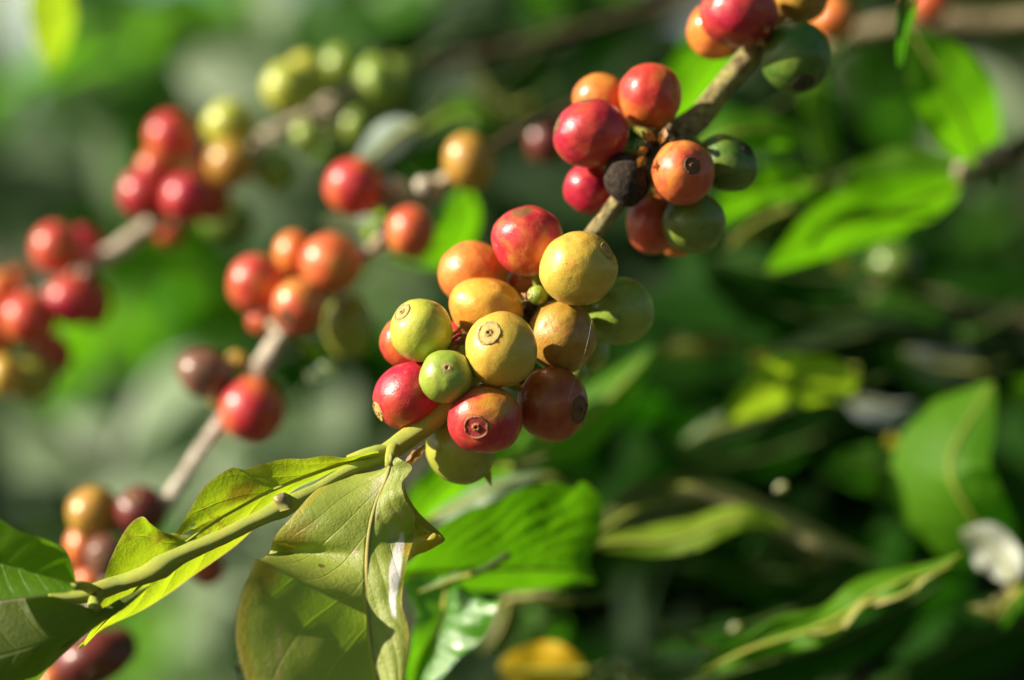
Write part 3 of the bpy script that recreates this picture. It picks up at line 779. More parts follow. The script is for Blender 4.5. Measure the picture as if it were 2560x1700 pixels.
for (lab, u, v, rx, ry, d, pal) in [
    ('blurred red cherry at top of the far red bunch', 395, 316, 58, 60, .77, 'red'),
    ('blurred pinkish orange cherry in the middle of the far red bunch', 360, 388, 46, 45, .762, 'redorange'),
    ('blurred crimson cherry leftmost in the far red bunch', 332, 447, 58, 58, .758, 'crimson'),
    ('blurred crimson cherry at lower right of the far red bunch', 432, 456, 60, 60, .752, 'crimson'),
    ('blurred brownish red cherry shaded at the right of the far red bunch', 485, 462, 50, 52, .768, 'brownred'),
    ('blurred orange-brown cherry between red and yellow in the far bunch', 478, 380, 46, 52, .778, 'orangered'),
    ('blurred orange cherry under the yellow-green one on the far branch', 532, 376, 56, 56, .762, 'ochre'),
    ('blurred yellow-green cherry above the orange one on the far branch', 530, 290, 62, 60, .768, 'ygreen'),
    ('blurred round green cherry hanging alone under the far branch', 632, 392, 50, 52, .77, 'green'),
    ('blurred orange-red cherry below the far red bunch', 392, 532, 34, 36, .782, 'orangered'),
    ('blurred shaded green cherry under the far red bunch', 525, 510, 62, 52, .80, 'dgreen'),
    ('blurred pale green cherry leftmost of the far green bunch', 662, 204, 56, 62, .775, 'ygreen'),
    ('blurred yellow-green cherry topping the far green bunch', 705, 182, 52, 62, .78, 'ygreen'),
    ('blurred green cherry in the middle of the far green bunch', 782, 150, 40, 46, .79, 'green'),
    ('blurred long green cherry at right of the far green bunch', 868, 196, 48, 70, .785, 'green'),
    ('blurred shaded green cherry behind the far green bunch', 915, 200, 62, 72, .81, 'dgreen'),
    ('blurred dark green cherry between the pale ones of the far green bunch', 748, 220, 50, 60, .80, 'dgreen'),
    ('small blurred green cherry under the pale stretch of far stem', 706, 318, 36, 40, .77, 'green'),
    ('small blurred green cherry hanging below the far green bunch', 820, 290, 36, 42, .775, 'green'),
    ('blurred olive cherry in shade under the far green bunch', 760, 340, 48, 48, .80, 'dgreen'),
    ('blurred red cherry highest in the leftmost bunch', 130, 573, 58, 62, .752, 'red'),
    ('blurred darker red cherry right of it in the leftmost bunch', 192, 565, 46, 46, .768, 'crimson'),
    ('blurred pinkish crimson cherry at right of the leftmost bunch', 168, 692, 64, 58, .748, 'crimson'),
    ('blurred shaded dark red cherry at right edge of the leftmost bunch', 214, 700, 42, 54, .765, 'brownred'),
    ('blurred red-orange cherry low in the leftmost bunch', 66, 735, 64, 62, .745, 'redorange'),
    ('blurred orange cherry cut by the left edge in the leftmost bunch', 2, 672, 44, 48, .755, 'orange'),
    ('blurred brown cherry behind the top of the leftmost bunch', 42, 650, 36, 36, .78, 'brownred'),
    ('blurred dark red cherry cut by the left edge below the orange one', -14, 762, 42, 60, .76, 'brownred'),
    ('blurred shaded dark red cherry beneath the leftmost bunch', 118, 818, 50, 52, .765, 'brownred'),
    ('blurred yellow cherry at the left edge below the red ones', 8, 868, 46, 48, .755, 'yellow'),
    ('blurred olive green cherry at the bottom of the leftmost bunch', 72, 868, 62, 60, .762, 'olive'),
]:
    i = len(bpy.data.objects)
    berry(lab, u * Q, v * Q, rx * Q, ry * Q, d, get_skin(pal, (.2, 0, .3), i % 3), (random.uniform(-1, 1), random.uniform(-1, 1), random.uniform(-.2, .6)), node=nodesF, res=.5, seed=i, group=GF, stalkmat=M_STEM_BG)
berry('small round brown bud on the far stem above the pinkish crimson cherry', 203 * Q, 632 * Q, 24, 24, .748, get_skin('greybrown', (0, 0, 0), 1), (0, 0, 1), res=.4, name='flower_bud', cat='bud', node=nodesF, stalkmat=M_STEM_BG)
for lab, u, v, rx, ry, d, pal in [
    ('blurred pink-red cherry at top right beyond the orange and green one', 2142, 8, 50, 46, .80, 'redorange'),
    ('blurred salmon orange cherry at the top edge beside the dark green one', 1920, 40, 56, 52, .74, 'orange'),
    ('blurred maroon cherry in shade left of the broad crimson one', 1258, 325, 46, 54, .75, 'maroon'),
    ('blurred dark olive cherry in shade at far right middle', 2062, 610, 56, 48, .80, 'dgreen'),
]:
    i = len(bpy.data.objects)
    berry(lab, u * Q, v * Q, rx * Q, ry * Q, d, get_skin(pal, (0, 0, .2), i % 3), (-.3, .3, .8), res=.5, seed=i, group='stray blurred cherries among the leaves')

# =================================================================== BLURRED LEAVES NEAR THE FRUIT
LM = {
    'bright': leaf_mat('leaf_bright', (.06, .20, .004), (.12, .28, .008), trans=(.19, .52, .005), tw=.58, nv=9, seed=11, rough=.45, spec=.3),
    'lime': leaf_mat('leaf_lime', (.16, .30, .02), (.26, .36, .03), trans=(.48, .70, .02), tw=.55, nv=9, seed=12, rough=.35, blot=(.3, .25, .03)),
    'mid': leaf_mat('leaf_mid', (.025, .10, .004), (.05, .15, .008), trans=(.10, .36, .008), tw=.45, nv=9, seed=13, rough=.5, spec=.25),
    'deep': leaf_mat('leaf_deep_shade', (.007, .036, .002), (.014, .06, .003), trans=(.03, .17, .003), tw=.4, nv=9, seed=24, rough=.6, spec=.06),  # darker copy of the leaf green, shade put into it
    'dark': leaf_mat('leaf_dark_shade', (.006, .022, .003), (.011, .035, .005), trans=(.015, .06, .003), tw=.25, nv=9, seed=14, rough=.55, spec=.15),  # near-black base carries the shade inside the bush
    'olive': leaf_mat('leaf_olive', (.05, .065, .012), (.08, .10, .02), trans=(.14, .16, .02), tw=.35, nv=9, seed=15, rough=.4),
    'sage': leaf_mat('leaf_sage', (.115, .175, .085), (.20, .275, .155), trans=(.14, .24, .08), tw=.2, nv=9, seed=16, rough=.45),  # pale base stands for sky and sun reflections on far leaves
    'pale': leaf_mat('leaf_pale', (.42, .58, .50), (.62, .74, .68), trans=(.3, .5, .3), tw=.15, nv=9, seed=17, rough=.3),  # blue-white base stands for gloss on the leaf
    'yellow': leaf_mat('leaf_yellow', (.45, .42, .02), (.50, .30, .02), trans=(.80, .62, .02), tw=.5, nv=9, seed=18, rough=.4),
    'orange': leaf_mat('leaf_orange', (.90, .60, .01), (.90, .50, .01), trans=(1.0, .62, .01), tw=.5, nv=9, seed=19, rough=.4),
    'tan': leaf_mat('leaf_tan', (.36, .30, .12), (.46, .40, .20), trans=(.3, .26, .06), tw=.3, nv=9, seed=20, rough=.45),
    'grey': leaf_mat('leaf_grey', (.20, .24, .24), (.28, .31, .33), trans=(.08, .1, .06), tw=.2, nv=9, seed=21, rough=.3),
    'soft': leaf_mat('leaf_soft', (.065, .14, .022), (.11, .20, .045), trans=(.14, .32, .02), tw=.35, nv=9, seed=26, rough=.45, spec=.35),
    'painted_shine': leaf_mat('leaf_painted_skyshine', (.20, .27, .25), (.28, .36, .34), trans=(.2, .3, .2), tw=.15, nv=9, seed=25, rough=.35),  # sky sheen put into the base colour
    'white': leaf_mat('leaf_white_glare', (.42, .46, .38), (.60, .62, .55), trans=(.7, .7, .6), tw=.2, nv=9, seed=22, rough=.4),  # sun glare and glints put into the whitish base
    'wet': leaf_mat('leaf_wet', (.06, .22, .012), (.10, .30, .02), trans=(.22, .55, .01), tw=.45, nv=9, seed=23, rough=.14, spec=.8, coat=.4),
}
GL = 'coffee leaves around the branches'


FACE = {'bright': -.65, 'lime': -.6, 'mid': -.4, 'sage': .7, 'pale': .8, 'white': .8, 'tan': .6, 'yellow': -.6, 'orange': -.6, 'wet': -.3, 'grey': .2}


def bleaf(label, mat, mid, wl, wr, dl=.004, dr=.004, wav=.15, wf=3, camber=.05, puck=.03, q=True, n=44, k=8, stalk=True, face=None, **kw):
    s = Q if q else 1.0
    m = [(a * s, b * s, c) for a, b, c in mid]
    seed = len(bpy.data.objects)
    L, M, R = leaf_curves(m, wl * s, wr * s, dl, dr, wav, wf, seed, **kw)
    fc = FACE.get(mat, 0) if face is None else face
    for E in (L, R):
        for p_, q_ in zip(E, M):
            dx, dz = p_.x - q_.x, p_.z - q_.z
            p_.y += max(-.03, min(.03, fc * (-dx + .5 * dz)))
    o = P(*m[0])
    ob = loft_leaf('coffee_leaf', L, M, R, LM[mat], n=n, k=k, origin=o, camber=camber, puck=puck, seed=seed)
    ob.location = o
    tag(ob, label, 'leaf', GL)
    pts = [(Vector(M[i]) - o + Vector((0, -.0003, 0)), .0007 - .0005 * i / (len(M) - 1), 0) for i in range(0, len(M), 3)]
    tube('midrib', pts, M_TWIG if mat in ('dark', 'mid', 'deep') else M_STEM, ob, n=26, seg=6)
    if stalk:
        t = (Vector(M[0]) - Vector(M[1])).normalized()
        tube('leaf_stalk', [(Vector((0, 0, 0)), .0008, 0), (t * .004 + Vector((0, .001, .0005)), .0008, 0), (t * .009 + Vector((0, .003, .002)), .0010, .2)], M_TWIG, ob, n=8, seg=8)
    return ob


# --- upper right group
bleaf('bright green upright leaf standing at far upper right, lit from behind', 'bright', [(2262, 385, .742), (2218, 270, .728), (2155, 160, .722), (2092, 60, .722)], 92, 112, .004, .0, wav=.08, face=-1.2)
bleaf('broad green leaf lying left of the pale twig knobs at upper right', 'bright', [(2240, 412, .735), (2130, 418, .738), (2010, 430, .742), (1885, 450, .745)], 40, 78, .004, .004, wav=.05, face=-1.1)
bleaf('bright green leaf hanging beneath the right twig, tip at lower left', 'bright', [(2215, 425, .730), (2090, 470, .73), (1930, 520, .73), (1765, 625, .73)], 66, 76, .010, -.004, wav=.06)
bleaf('narrow bright green vertical leaf right of the large dark green cherry', 'bright', [(1912, 420, .79), (1900, 320, .79), (1880, 220, .79), (1858, 120, .79)], 34, 40, .01, -.003)
bleaf('mid green leaf left of the bare stem under the big crimson cherry', 'bright', [(1665, 60, .78), (1610, 150, .775), (1575, 230, .77), (1530, 300, .77)], 52, 66, .012, 0)
bleaf('green leaf behind the stem fork at upper right', 'mid', [(1560, 330, .74), (1660, 300, .74), (1760, 330, .74), (1850, 405, .74)], 58, 48, .008, 0)
bleaf('green leaf spreading behind the dark egg-shaped cherry', 'mid', [(1890, 400, .76), (1790, 440, .76), (1680, 470, .76), (1590, 540, .77)], 52, 58, .008, 0)
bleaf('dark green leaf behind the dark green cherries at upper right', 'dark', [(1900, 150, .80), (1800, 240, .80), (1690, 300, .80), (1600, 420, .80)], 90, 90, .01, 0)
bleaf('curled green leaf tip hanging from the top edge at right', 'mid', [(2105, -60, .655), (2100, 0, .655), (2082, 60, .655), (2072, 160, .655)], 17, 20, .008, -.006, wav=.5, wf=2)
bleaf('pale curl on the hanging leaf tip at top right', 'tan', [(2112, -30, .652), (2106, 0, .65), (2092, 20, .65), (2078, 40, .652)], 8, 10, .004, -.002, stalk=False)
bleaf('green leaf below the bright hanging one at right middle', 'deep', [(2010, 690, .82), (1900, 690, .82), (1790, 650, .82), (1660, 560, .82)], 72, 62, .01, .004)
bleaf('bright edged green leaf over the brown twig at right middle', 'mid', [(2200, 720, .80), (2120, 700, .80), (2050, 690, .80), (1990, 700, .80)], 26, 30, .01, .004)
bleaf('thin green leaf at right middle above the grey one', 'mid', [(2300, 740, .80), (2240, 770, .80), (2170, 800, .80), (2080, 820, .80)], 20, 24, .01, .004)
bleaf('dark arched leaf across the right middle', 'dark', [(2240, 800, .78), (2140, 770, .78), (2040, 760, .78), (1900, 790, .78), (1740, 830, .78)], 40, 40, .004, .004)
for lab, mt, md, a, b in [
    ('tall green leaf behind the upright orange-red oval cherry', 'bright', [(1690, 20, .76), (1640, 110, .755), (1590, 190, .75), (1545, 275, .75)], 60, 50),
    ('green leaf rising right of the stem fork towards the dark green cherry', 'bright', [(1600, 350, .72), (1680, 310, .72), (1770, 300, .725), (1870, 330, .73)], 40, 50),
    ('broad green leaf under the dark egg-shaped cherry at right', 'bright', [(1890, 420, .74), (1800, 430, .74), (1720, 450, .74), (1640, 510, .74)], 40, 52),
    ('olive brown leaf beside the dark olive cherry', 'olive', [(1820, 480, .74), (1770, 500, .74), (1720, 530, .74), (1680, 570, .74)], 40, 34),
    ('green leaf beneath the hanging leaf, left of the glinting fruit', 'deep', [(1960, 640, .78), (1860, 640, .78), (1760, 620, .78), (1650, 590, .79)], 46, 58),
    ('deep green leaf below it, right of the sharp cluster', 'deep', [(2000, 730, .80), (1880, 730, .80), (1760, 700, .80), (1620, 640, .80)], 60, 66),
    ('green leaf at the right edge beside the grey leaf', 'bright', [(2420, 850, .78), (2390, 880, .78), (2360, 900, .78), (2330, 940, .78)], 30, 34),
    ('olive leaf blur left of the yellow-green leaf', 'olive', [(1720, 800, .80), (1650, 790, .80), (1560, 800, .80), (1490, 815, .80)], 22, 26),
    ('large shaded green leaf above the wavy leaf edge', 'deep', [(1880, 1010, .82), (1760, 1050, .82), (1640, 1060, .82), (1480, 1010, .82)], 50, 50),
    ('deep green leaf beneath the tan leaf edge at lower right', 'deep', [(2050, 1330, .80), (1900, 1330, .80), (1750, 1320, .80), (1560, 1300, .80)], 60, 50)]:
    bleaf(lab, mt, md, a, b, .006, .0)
# --- middle background
bleaf('bright green leaf above the ochre-orange cherry on the middle branch', 'bright', [(975, 300, .78), (1040, 265, .78), (1100, 262, .78), (1152, 310, .78)], 36, 34, .01, -.003)
bleaf('bright green leaf between the blue-white leaf and the ochre cherry', 'mid', [(1130, 320, .79), (1060, 350, .79), (1000, 370, .79), (930, 400, .79)], 44, 44, .01, -.003)
bleaf('bright green leaf behind the lone brownish orange cherry', 'bright', [(1072, 430, .75), (1065, 500, .75), (1020, 575, .75), (900, 590, .75)], 42, 54, .008, -.003)
bleaf('pale blue-white shiny leaf above the lone red cherry', 'pale', [(960, 285, .735), (910, 315, .735), (870, 350, .735), (815, 385, .735)], 40, 50, .004, -.004, wav=0, puck=0)
bleaf('pale aqua leaf beneath the lone red cherry', 'pale', [(900, 570, .74), (850, 535, .74), (810, 515, .74), (745, 505, .74)], 44, 36, .004, -.004, wav=0, puck=0)
bleaf('small bright leaf between red cherry and brown oval one', 'lime', [(900, 490, .74), (880, 505, .74), (860, 530, .74), (845, 560, .74)], 16, 18, .003, -.003)
bleaf('sage green crescent leaf at upper middle', 'olive', [(1225, 235, .86), (1180, 250, .86), (1130, 220, .86), (1095, 160, .86)], 40, 40, .006, 0)
bleaf('dark green leaf at upper middle', 'dark', [(1250, 100, .84), (1200, 150, .84), (1150, 190, .84), (1130, 210, .84)], 60, 60, .006, 0)
bleaf('dark green leaf in front of the far stem at the top', 'dark', [(980, 120, .82), (1040, 80, .82), (1120, 60, .82), (1200, 70, .82)], 42, 42, .006, 0)
bleaf('yellow-green leaf tip hanging in the top left corner', 'lime', [(112, -80, .80), (118, 0, .80), (120, 70, .80), (114, 165, .80)], 46, 50, .01, -.003, wav=.1)
bleaf('small bright leaf under the dark green cherry of the middle branch', 'bright', [(690, 790, .72), (715, 805, .72), (745, 830, .72), (772, 870, .72)], 16, 18, .003, -.002)
bleaf('small pale green leaf tip below the middle branch bunch', 'pale', [(775, 835, .715), (750, 850, .715), (722, 868, .715), (705, 860, .715)], 14, 16, .003, -.002)
# --- below the sharp cluster
bleaf('bright green leaf behind the lowest olive cherry', 'bright', [(1180, 1075, .69), (1090, 1080, .69), (1010, 1130, .69), (930, 1230, .69)], 70, 60, .012, 0)
bleaf('bright green leaf rising to the right behind the brownish red cherry', 'bright', [(1130, 1090, .73), (1250, 1030, .73), (1370, 950, .73), (1515, 800, .73)], 62, 66, .014, -.004)
bleaf('grey-green dusty leaf strip above the ribbed leaf', 'sage', [(985, 1200, .672), (1060, 1165, .672), (1140, 1125, .672), (1260, 1085, .68)], 20, 26, .004, -.002)
# ribbed leaf: explicit curves
def Z2(pts, d):
    return [P(900 + p[0] / 2.24, 1000 + p[1] / 2.24, d + (p[2] if len(p) > 2 else 0)) for p in pts]
def lleaf(label, mat, L, M, R, n=80, k=14, tx=.3, tz=-.25, **kw):
    o = Vector(M[0])
    seed = len(bpy.data.objects)
    for E in (L, M, R):
        for p_ in E:
            p_.y += tx * (p_.x - o.x) + tz * (p_.z - o.z)
    ob = loft_leaf('coffee_leaf', L, M, R, LM[mat], n=n, k=k, origin=o, seed=seed, **kw)
    ob.location = o
    tag(ob, label, 'leaf', GL)
    m = cr_sample(M, 12)
    tube('midrib', [(Vector(p) - o + Vector((0, -.0004, 0)), .0008 - .0006 * i / 11, 0) for i, p in enumerate(m)], M_STEM, ob, n=30, seg=6)
    return ob
lleaf('large ribbed bright green leaf right of the hanging dusty leaf', 'bright',
      Z2([(150, 960), (280, 900), (350, 800), (440, 715), (540, 650), (640, 602), (760, 580), (840, 525), (960, 492), (1070, 462), (1130, 468), (1195, 494), (1245, 458), (1300, 500), (1355, 560), (1362, 700), (1330, 820), (1290, 930), (1335, 1045)], .652),
      Z2([(150, 975), (400, 968), (700, 962), (1000, 966), (1200, 985), (1335, 1048)], .656), Z2([(150, 985), (320, 1040), (600, 1080), (850, 1090), (1080, 1085), (1230, 1060), (1335, 1052)], .668),
      camber=.05, puck=.05, nv=9, skew=.9)
lleaf('glossy bright green leaf with white glints curling down at bottom middle', 'wet',
      Z2([(470, 985), (330, 990), (262, 1020), (280, 1100), (305, 1200), (300, 1300), (285, 1400), (255, 1480), (250, 1560), (300, 1640)], .650),
      Z2([(500, 990), (480, 1080), (470, 1180), (430, 1290), (360, 1400), (320, 1500), (300, 1640)], .656),
      Z2([(520, 1000), (600, 1050), (700, 1110), (745, 1120), (795, 1105), (770, 1180), (720, 1260), (650, 1350), (560, 1430), (470, 1530), (300, 1640)], .652), camber=.10, puck=.03, wave=.12, wf=6, tx=-.5, tz=.25)
bleaf('grey-green leaf sliver over the glossy one at bottom middle', 'sage', [(1085, 1325, .648), (1050, 1335, .648), (1010, 1350, .648), (965, 1365, .648)], 10, 12, .002, .002)
bleaf('pale leaf tip at the bottom edge left of the hanging dusty leaf', 'sage', [(600, 1600, .60), (585, 1560, .60), (572, 1520, .60), (568, 1490, .60)], 42, 34, .004, .004, stalk=False)
bleaf('slender olive leaf edge right of the glossy one', 'tan', [(1320, 1385, .70), (1260, 1378, .70), (1190, 1380, .70), (1140, 1400, .70)], 14, 14, .006, .006)
bleaf('yellowish leaf blur under the slender olive edge', 'olive', [(1170, 1380, .74), (1160, 1430, .74), (1140, 1470, .74), (1110, 1500, .74)], 40, 34, .006, .006)
bleaf('green leaf blur above the orange-yellow one at the bottom', 'mid', [(1290, 1400, .78), (1260, 1430, .78), (1210, 1470, .78), (1170, 1530, .78)], 70, 60, .006, .006)
bleaf('orange-yellow dying leaf at the bottom edge', 'orange', [(1350, 1545, .71), (1280, 1545, .71), (1220, 1545, .71), (1150, 1540, .71)], 72, 70, .003, .003, sharp=1.0, tipw=.2, wav=.18, puck=.02, wf=1.3)
bleaf('pale green leaf between ribbed leaf and dark olive one', 'olive', [(1290, 1110, .74), (1220, 1090, .74), (1160, 1090, .74), (1080, 1110, .74)], 26, 20, .003, .003)
# --- lower right
bleaf('wide dark olive leaf above the wavy yellow-green edge', 'olive', [(1370, 1235, .70), (1480, 1170, .71), (1600, 1150, .72), (1720, 1190, .73), (1800, 1230, .74)], 62, 58, .010, -.002)
bleaf('wavy yellow-green leaf edge at lower middle right', 'lime', [(1372, 1258, .688), (1440, 1248, .69), (1520, 1250, .69), (1600, 1232, .69), (1660, 1205, .69), (1730, 1195, .69), (1825, 1222, .70)], 40, 38, .010, -.003, wav=.25, wf=2)  # yellow-green strip stands for a lit margin of the dark leaf
bleaf('pale tan leaf edge running down to the right', 'tan', [(1535, 1135, .72), (1600, 1118, .72), (1700, 1140, .722), (1800, 1185, .724), (1900, 1235, .726), (2035, 1295, .73)], 14, 44, .010, -.003, wav=.2, wf=3)  # pale tan strip paints the sunlit margin of the dark leaf
bleaf('brown shaded leaf under the pale tan edge', 'olive', [(1760, 1210, .75), (1840, 1240, .75), (1900, 1280, .75), (1850, 1310, .75)], 40, 40, .01, 0)
bleaf('bright yellow-green leaf at right middle', 'lime', [(1980, 880, .74), (1880, 872, .735), (1790, 880, .735), (1660, 975, .74)], 62, 58, .006, -.006, wav=.15, sharp=.8)
bleaf('orange-tinged fold on the yellow-green leaf', 'yellow', [(1800, 900, .766), (1775, 870, .766), (1755, 840, .766), (1735, 812, .766)], 26, 30, .004, 0, stalk=False)
bleaf('pale streak leaf over the yellow-green one, sheen put in its colour', 'pale', [(1975, 850, .765), (1920, 852, .765), (1870, 852, .765), (1822, 860, .765)], 9, 12, .002, 0, stalk=False)
bleaf('grey-green leaf tip beneath the yellow-green leaf', 'sage', [(1790, 950, .78), (1730, 965, .78), (1650, 985, .78), (1572, 1020, .78)], 26, 24, .006, 0)
bleaf('bluish grey leaf at right middle', 'grey', [(2262, 850, .80), (2200, 845, .80), (2150, 838, .80), (2085, 808, .80)], 36, 50, .003, -.003, wav=0, puck=0)
bleaf('dark grey leaf above the orange streak', 'grey', [(1955, 925, .79), (2010, 930, .79), (2060, 940, .79), (2115, 930, .79)], 12, 44, .003, -.003, wav=0, puck=0)
bleaf('narrow orange streak leaf at right', 'orange', [(2052, 1000, .77), (2062, 1040, .77), (2070, 1070, .77), (2078, 1110, .77)], 24, 26, .003, 0, sharp=1.0, tipw=.3, stalk=False)
bleaf('broad bright green leaf at lower right', 'bright', [(2330, 1300, .72), (2235, 1180, .71), (2190, 1060, .71), (2290, 880, .72)], 130, 96, .014, .0, wav=.1, face=.5)
bleaf('green leaf pointing left from the broad bright one', 'mid', [(2180, 1130, .765), (2080, 1085, .765), (1990, 1065, .765), (1880, 1092, .765)], 78, 46, .01, 0)
bleaf('grey-green leaf spot at lower right, sheen put in its colour', 'sage', [(2150, 1180, .745), (2120, 1160, .745), (2090, 1130, .745), (2060, 1100, .745)], 20, 20, .003, 0, stalk=False, wav=0, puck=0)
bleaf('pale leaf patch near the right edge, sun glare put in its colour', 'white', [(2335, 1340, .70), (2310, 1290, .70), (2270, 1250, .70), (2215, 1225, .70)], 52, 52, .006, -.004, stalk=False, wav=.22, puck=.02, wf=1.6)
bleaf('curly bright green leaf rising to the right with folded wavy rim at lower right', 'bright', [(1600, 1560, .668), (1720, 1500, .668), (1830, 1465, .668), (1930, 1425, .667), (2000, 1375, .667), (2070, 1340, .666), (2140, 1320, .666), (2220, 1275, .666)], 46, 40, .012, -.002, wav=.55, wf=3.4, n=72, camber=.12)
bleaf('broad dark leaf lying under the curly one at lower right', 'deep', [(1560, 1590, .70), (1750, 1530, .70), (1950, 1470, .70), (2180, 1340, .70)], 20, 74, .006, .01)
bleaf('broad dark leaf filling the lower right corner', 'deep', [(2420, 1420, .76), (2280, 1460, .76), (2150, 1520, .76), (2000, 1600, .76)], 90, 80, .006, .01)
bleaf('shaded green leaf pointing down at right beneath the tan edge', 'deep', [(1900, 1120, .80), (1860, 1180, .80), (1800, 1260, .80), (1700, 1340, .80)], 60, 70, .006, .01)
bleaf('pale rolled rim of the curly leaf at lower right', 'tan', [(1860, 1460, .664), (1930, 1450, .664), (1985, 1395, .664), (2030, 1385, .664), (2090, 1368, .663), (2130, 1335, .663), (2200, 1300, .664)], 6, 8, .004, -.002, wav=.5, wf=4, stalk=False)
bleaf('pale cream leaf edge at the bottom right', 'tan', [(1610, 1485, .675), (1700, 1512, .675), (1780, 1505, .675), (1875, 1450, .675)], 12, 17, .006, -.002, wav=.3)
bleaf('bright green leaf at the bottom edge lower right', 'bright', [(2010, 1480, .72), (1920, 1500, .72), (1830, 1535, .72), (1740, 1590, .72)], 30, 34, .008, -.003)
bleaf('shaded green leaf behind the cream edge', 'deep', [(1850, 1400, .74), (1740, 1440, .74), (1640, 1460, .74), (1500, 1500, .74)], 34, 34, .008, 0)
bleaf('grey-green glossy leaf tip at the bottom edge', 'sage', [(1520, 1590, .68), (1450, 1560, .68), (1420, 1540, .68), (1360, 1580, .68)], 20, 26, .005, -.002, stalk=False)
bleaf('small cream leaf near the right edge at the bottom', 'tan', [(2361, 1350, .70), (2330, 1380, .70), (2290, 1410, .70), (2235, 1400, .70)], 14, 24, .004, -.002)
bleaf('green leaf at the right edge near the bottom', 'mid', [(2420, 1340, .71), (2370, 1350, .71), (2340, 1380, .71), (2310, 1450, .71)], 22, 22, .006, -.002)
for lab, u, v, w in [('tiny white leaf tip added as a glint at the bottom, right of middle', 1692, 1448, 13), ('tiny blue-white leaf tip added as a glint at lower right', 1798, 1124, 14)]:  # small white leaves added in place of specular glints
    w *= .8
    bleaf(lab, 'white', [(u + w, v - w * .6, .70), (u + 3, v, .70), (u - w, v + w * .7, .70)], w * .9, w * .9, .001, .001, stalk=False, n=14, k=3)
berry('tiny round bright green fruit glinting among the right leaves', 1945 * Q, 603 * Q, 34, 34, .74, get_skin('ygreen', (0, 0, 0), 2, rough=.2), (.4, -.4, .2), res=.5, group='stray blurred cherries among the leaves')

# --- right hand twigs
tw = empty('coffee_twig', P(2290 * Q, 380 * Q, .74), 'leafy twig with pale knobs entering from the right edge', 'twig', 'twigs')
o = tw.location.copy()
tube('stem', [(P(a * Q, b * Q, d), r * K * d, ag) for a, b, d, r, ag in [(2460, 260, .74, 26, 1), (2361, 335, .74, 26, 1), (2290, 375, .74, 24, .9), (2220, 415, .74, 16, .4), (2100, 450, .74, 13, .2), (1990, 468, .74, 12, .2), (1920, 420, .745, 10, .2), (1850, 375, .75, 8, .2), (1770, 335, .755, 5, .2)]], M_TWIG, tw, n=80, seg=12, origin=o)
for a, b, r in [(2222, 396, 24), (2268, 372, 26), (2300, 352, 24)]:
    tube('twig_knob', [(P(a * Q, b * Q + 10, .742), r * K * .7, .5), (P(a * Q, b * Q, .735), r * K * .75, .5), (P(a * Q - 6, b * Q - 14, .728), r * K * .4, .5)], M_STEM_BG, tw, n=10, seg=10, rough=.15, origin=o)
tw2 = empty('coffee_twig', P(2200 * Q, 50 * Q, .84), 'thick brown blurred twig crossing the top right corner', 'twig', 'twigs')
o = tw2.location.copy()
tube('stem', [(P(a * Q, b * Q, .84), r * K * .84, 1) for a, b, r in [(2500, 40, 30), (2361, 50, 28), (2200, 52, 28), (2050, 62, 26), (1950, 85, 22), (1900, 110, 20), (1830, 200, 18)]], M_STEM_UP, tw2, n=50, seg=12, origin=o)
tw3 = empty('coffee_twig', P(2200 * Q, 700 * Q, .86), 'thin brown blurred twig running along the right middle', 'twig', 'twigs')
o = tw3.location.copy()
tube('stem', [(P(a * Q, b * Q, .86), r * K * .86, 1) for a, b, r in [(2480, 760, 16), (2361, 735, 16), (2250, 705, 15), (2130, 685, 14), (2000, 680, 12), (1850, 690, 9)]], M_STEM_UP, tw3, n=50, seg=10, origin=o)

# --- spider silk threads
silk = NT('silk')
sb = silk.n('ShaderNodeBsdfPrincipled'); sb.inputs['Base Color'].default_value = (.8, .8, .8, 1); sb.inputs['Roughness'].default_value = .3
silk.l(sb.outputs[0], silk.out.inputs['Surface'])
t1 = empty('silk_thread', P(1480, 800, .594), 'fine spider silk strand over the ochre brown cherry', 'silk thread')
tube('strand', [(Vector((0, 0, 0)), .000013, 0), (P(1462, 880, .590) - P(1480, 800, .594), .000013, 0), (P(1420, 1000, .588) - P(1480, 800, .594), .000013, 0)], silk.m, t1, n=30, seg=6, rough=0)
silk_t = t1

# =================================================================== FAR FOLIAGE (mass of leaves nobody could count)
def leaf_mass(name, label, items, mat, kind='stuff'):
    """items: (centre Vector, length, width, direction Vector, normal Vector, bend)"""
    verts, faces, uvs = [], [], []
    for (c, ln, wd, dr, nr, bend) in items:
        dr = dr.normalized(); sd = dr.cross(nr)
        if sd.length < 1e-6: continue
        sd.normalize(); nn = sd.cross(dr).normalized()
        b = len(verts); n = 7
        for i in range(n):
            s = i / (n - 1)
            w = wd * .5 * max(0.02, math.sin(math.pi * s ** .8)) * (1 - .3 * s)
            cc = c + dr * (ln * (s - .5)) + nn * (-bend * ln * (s - .3) ** 2)
            for v in (-1, 0, 1):
                verts.append(cc + sd * (w * v) + nn * (abs(v) * w * .35))
                uvs.append((s, v))
        for i in range(n - 1):
            for j in range(2):
                a = b + i * 3 + j
                faces.append((a, a + 1, a + 4, a + 3))
    o = link(name, verts, faces, mat, uvs=uvs)
    return tag(o, label, 'foliage', None, kind)


rnd = random.Random(3)
def rvec(z=0.0):
    return Vector((rnd.gauss(0, 1), rnd.gauss(0, 1), rnd.gauss(0, 1) * .6 + z))
def rleaf(c, ln, facing=None):
    d = rvec(-.5); d.y *= .6
    nr = Vector((rnd.gauss(-.3, .6), rnd.gauss(-.5, .5), rnd.gauss(.9, .5))) if facing is None else facing
    return (c, ln, ln * rnd.uniform(.36, .46), d, nr, rnd.uniform(0, .5))
def at(u, v, d): return P(u * Q, v * Q, d)

SUNDIR = Vector((-.84, -.19, .46)).normalized()
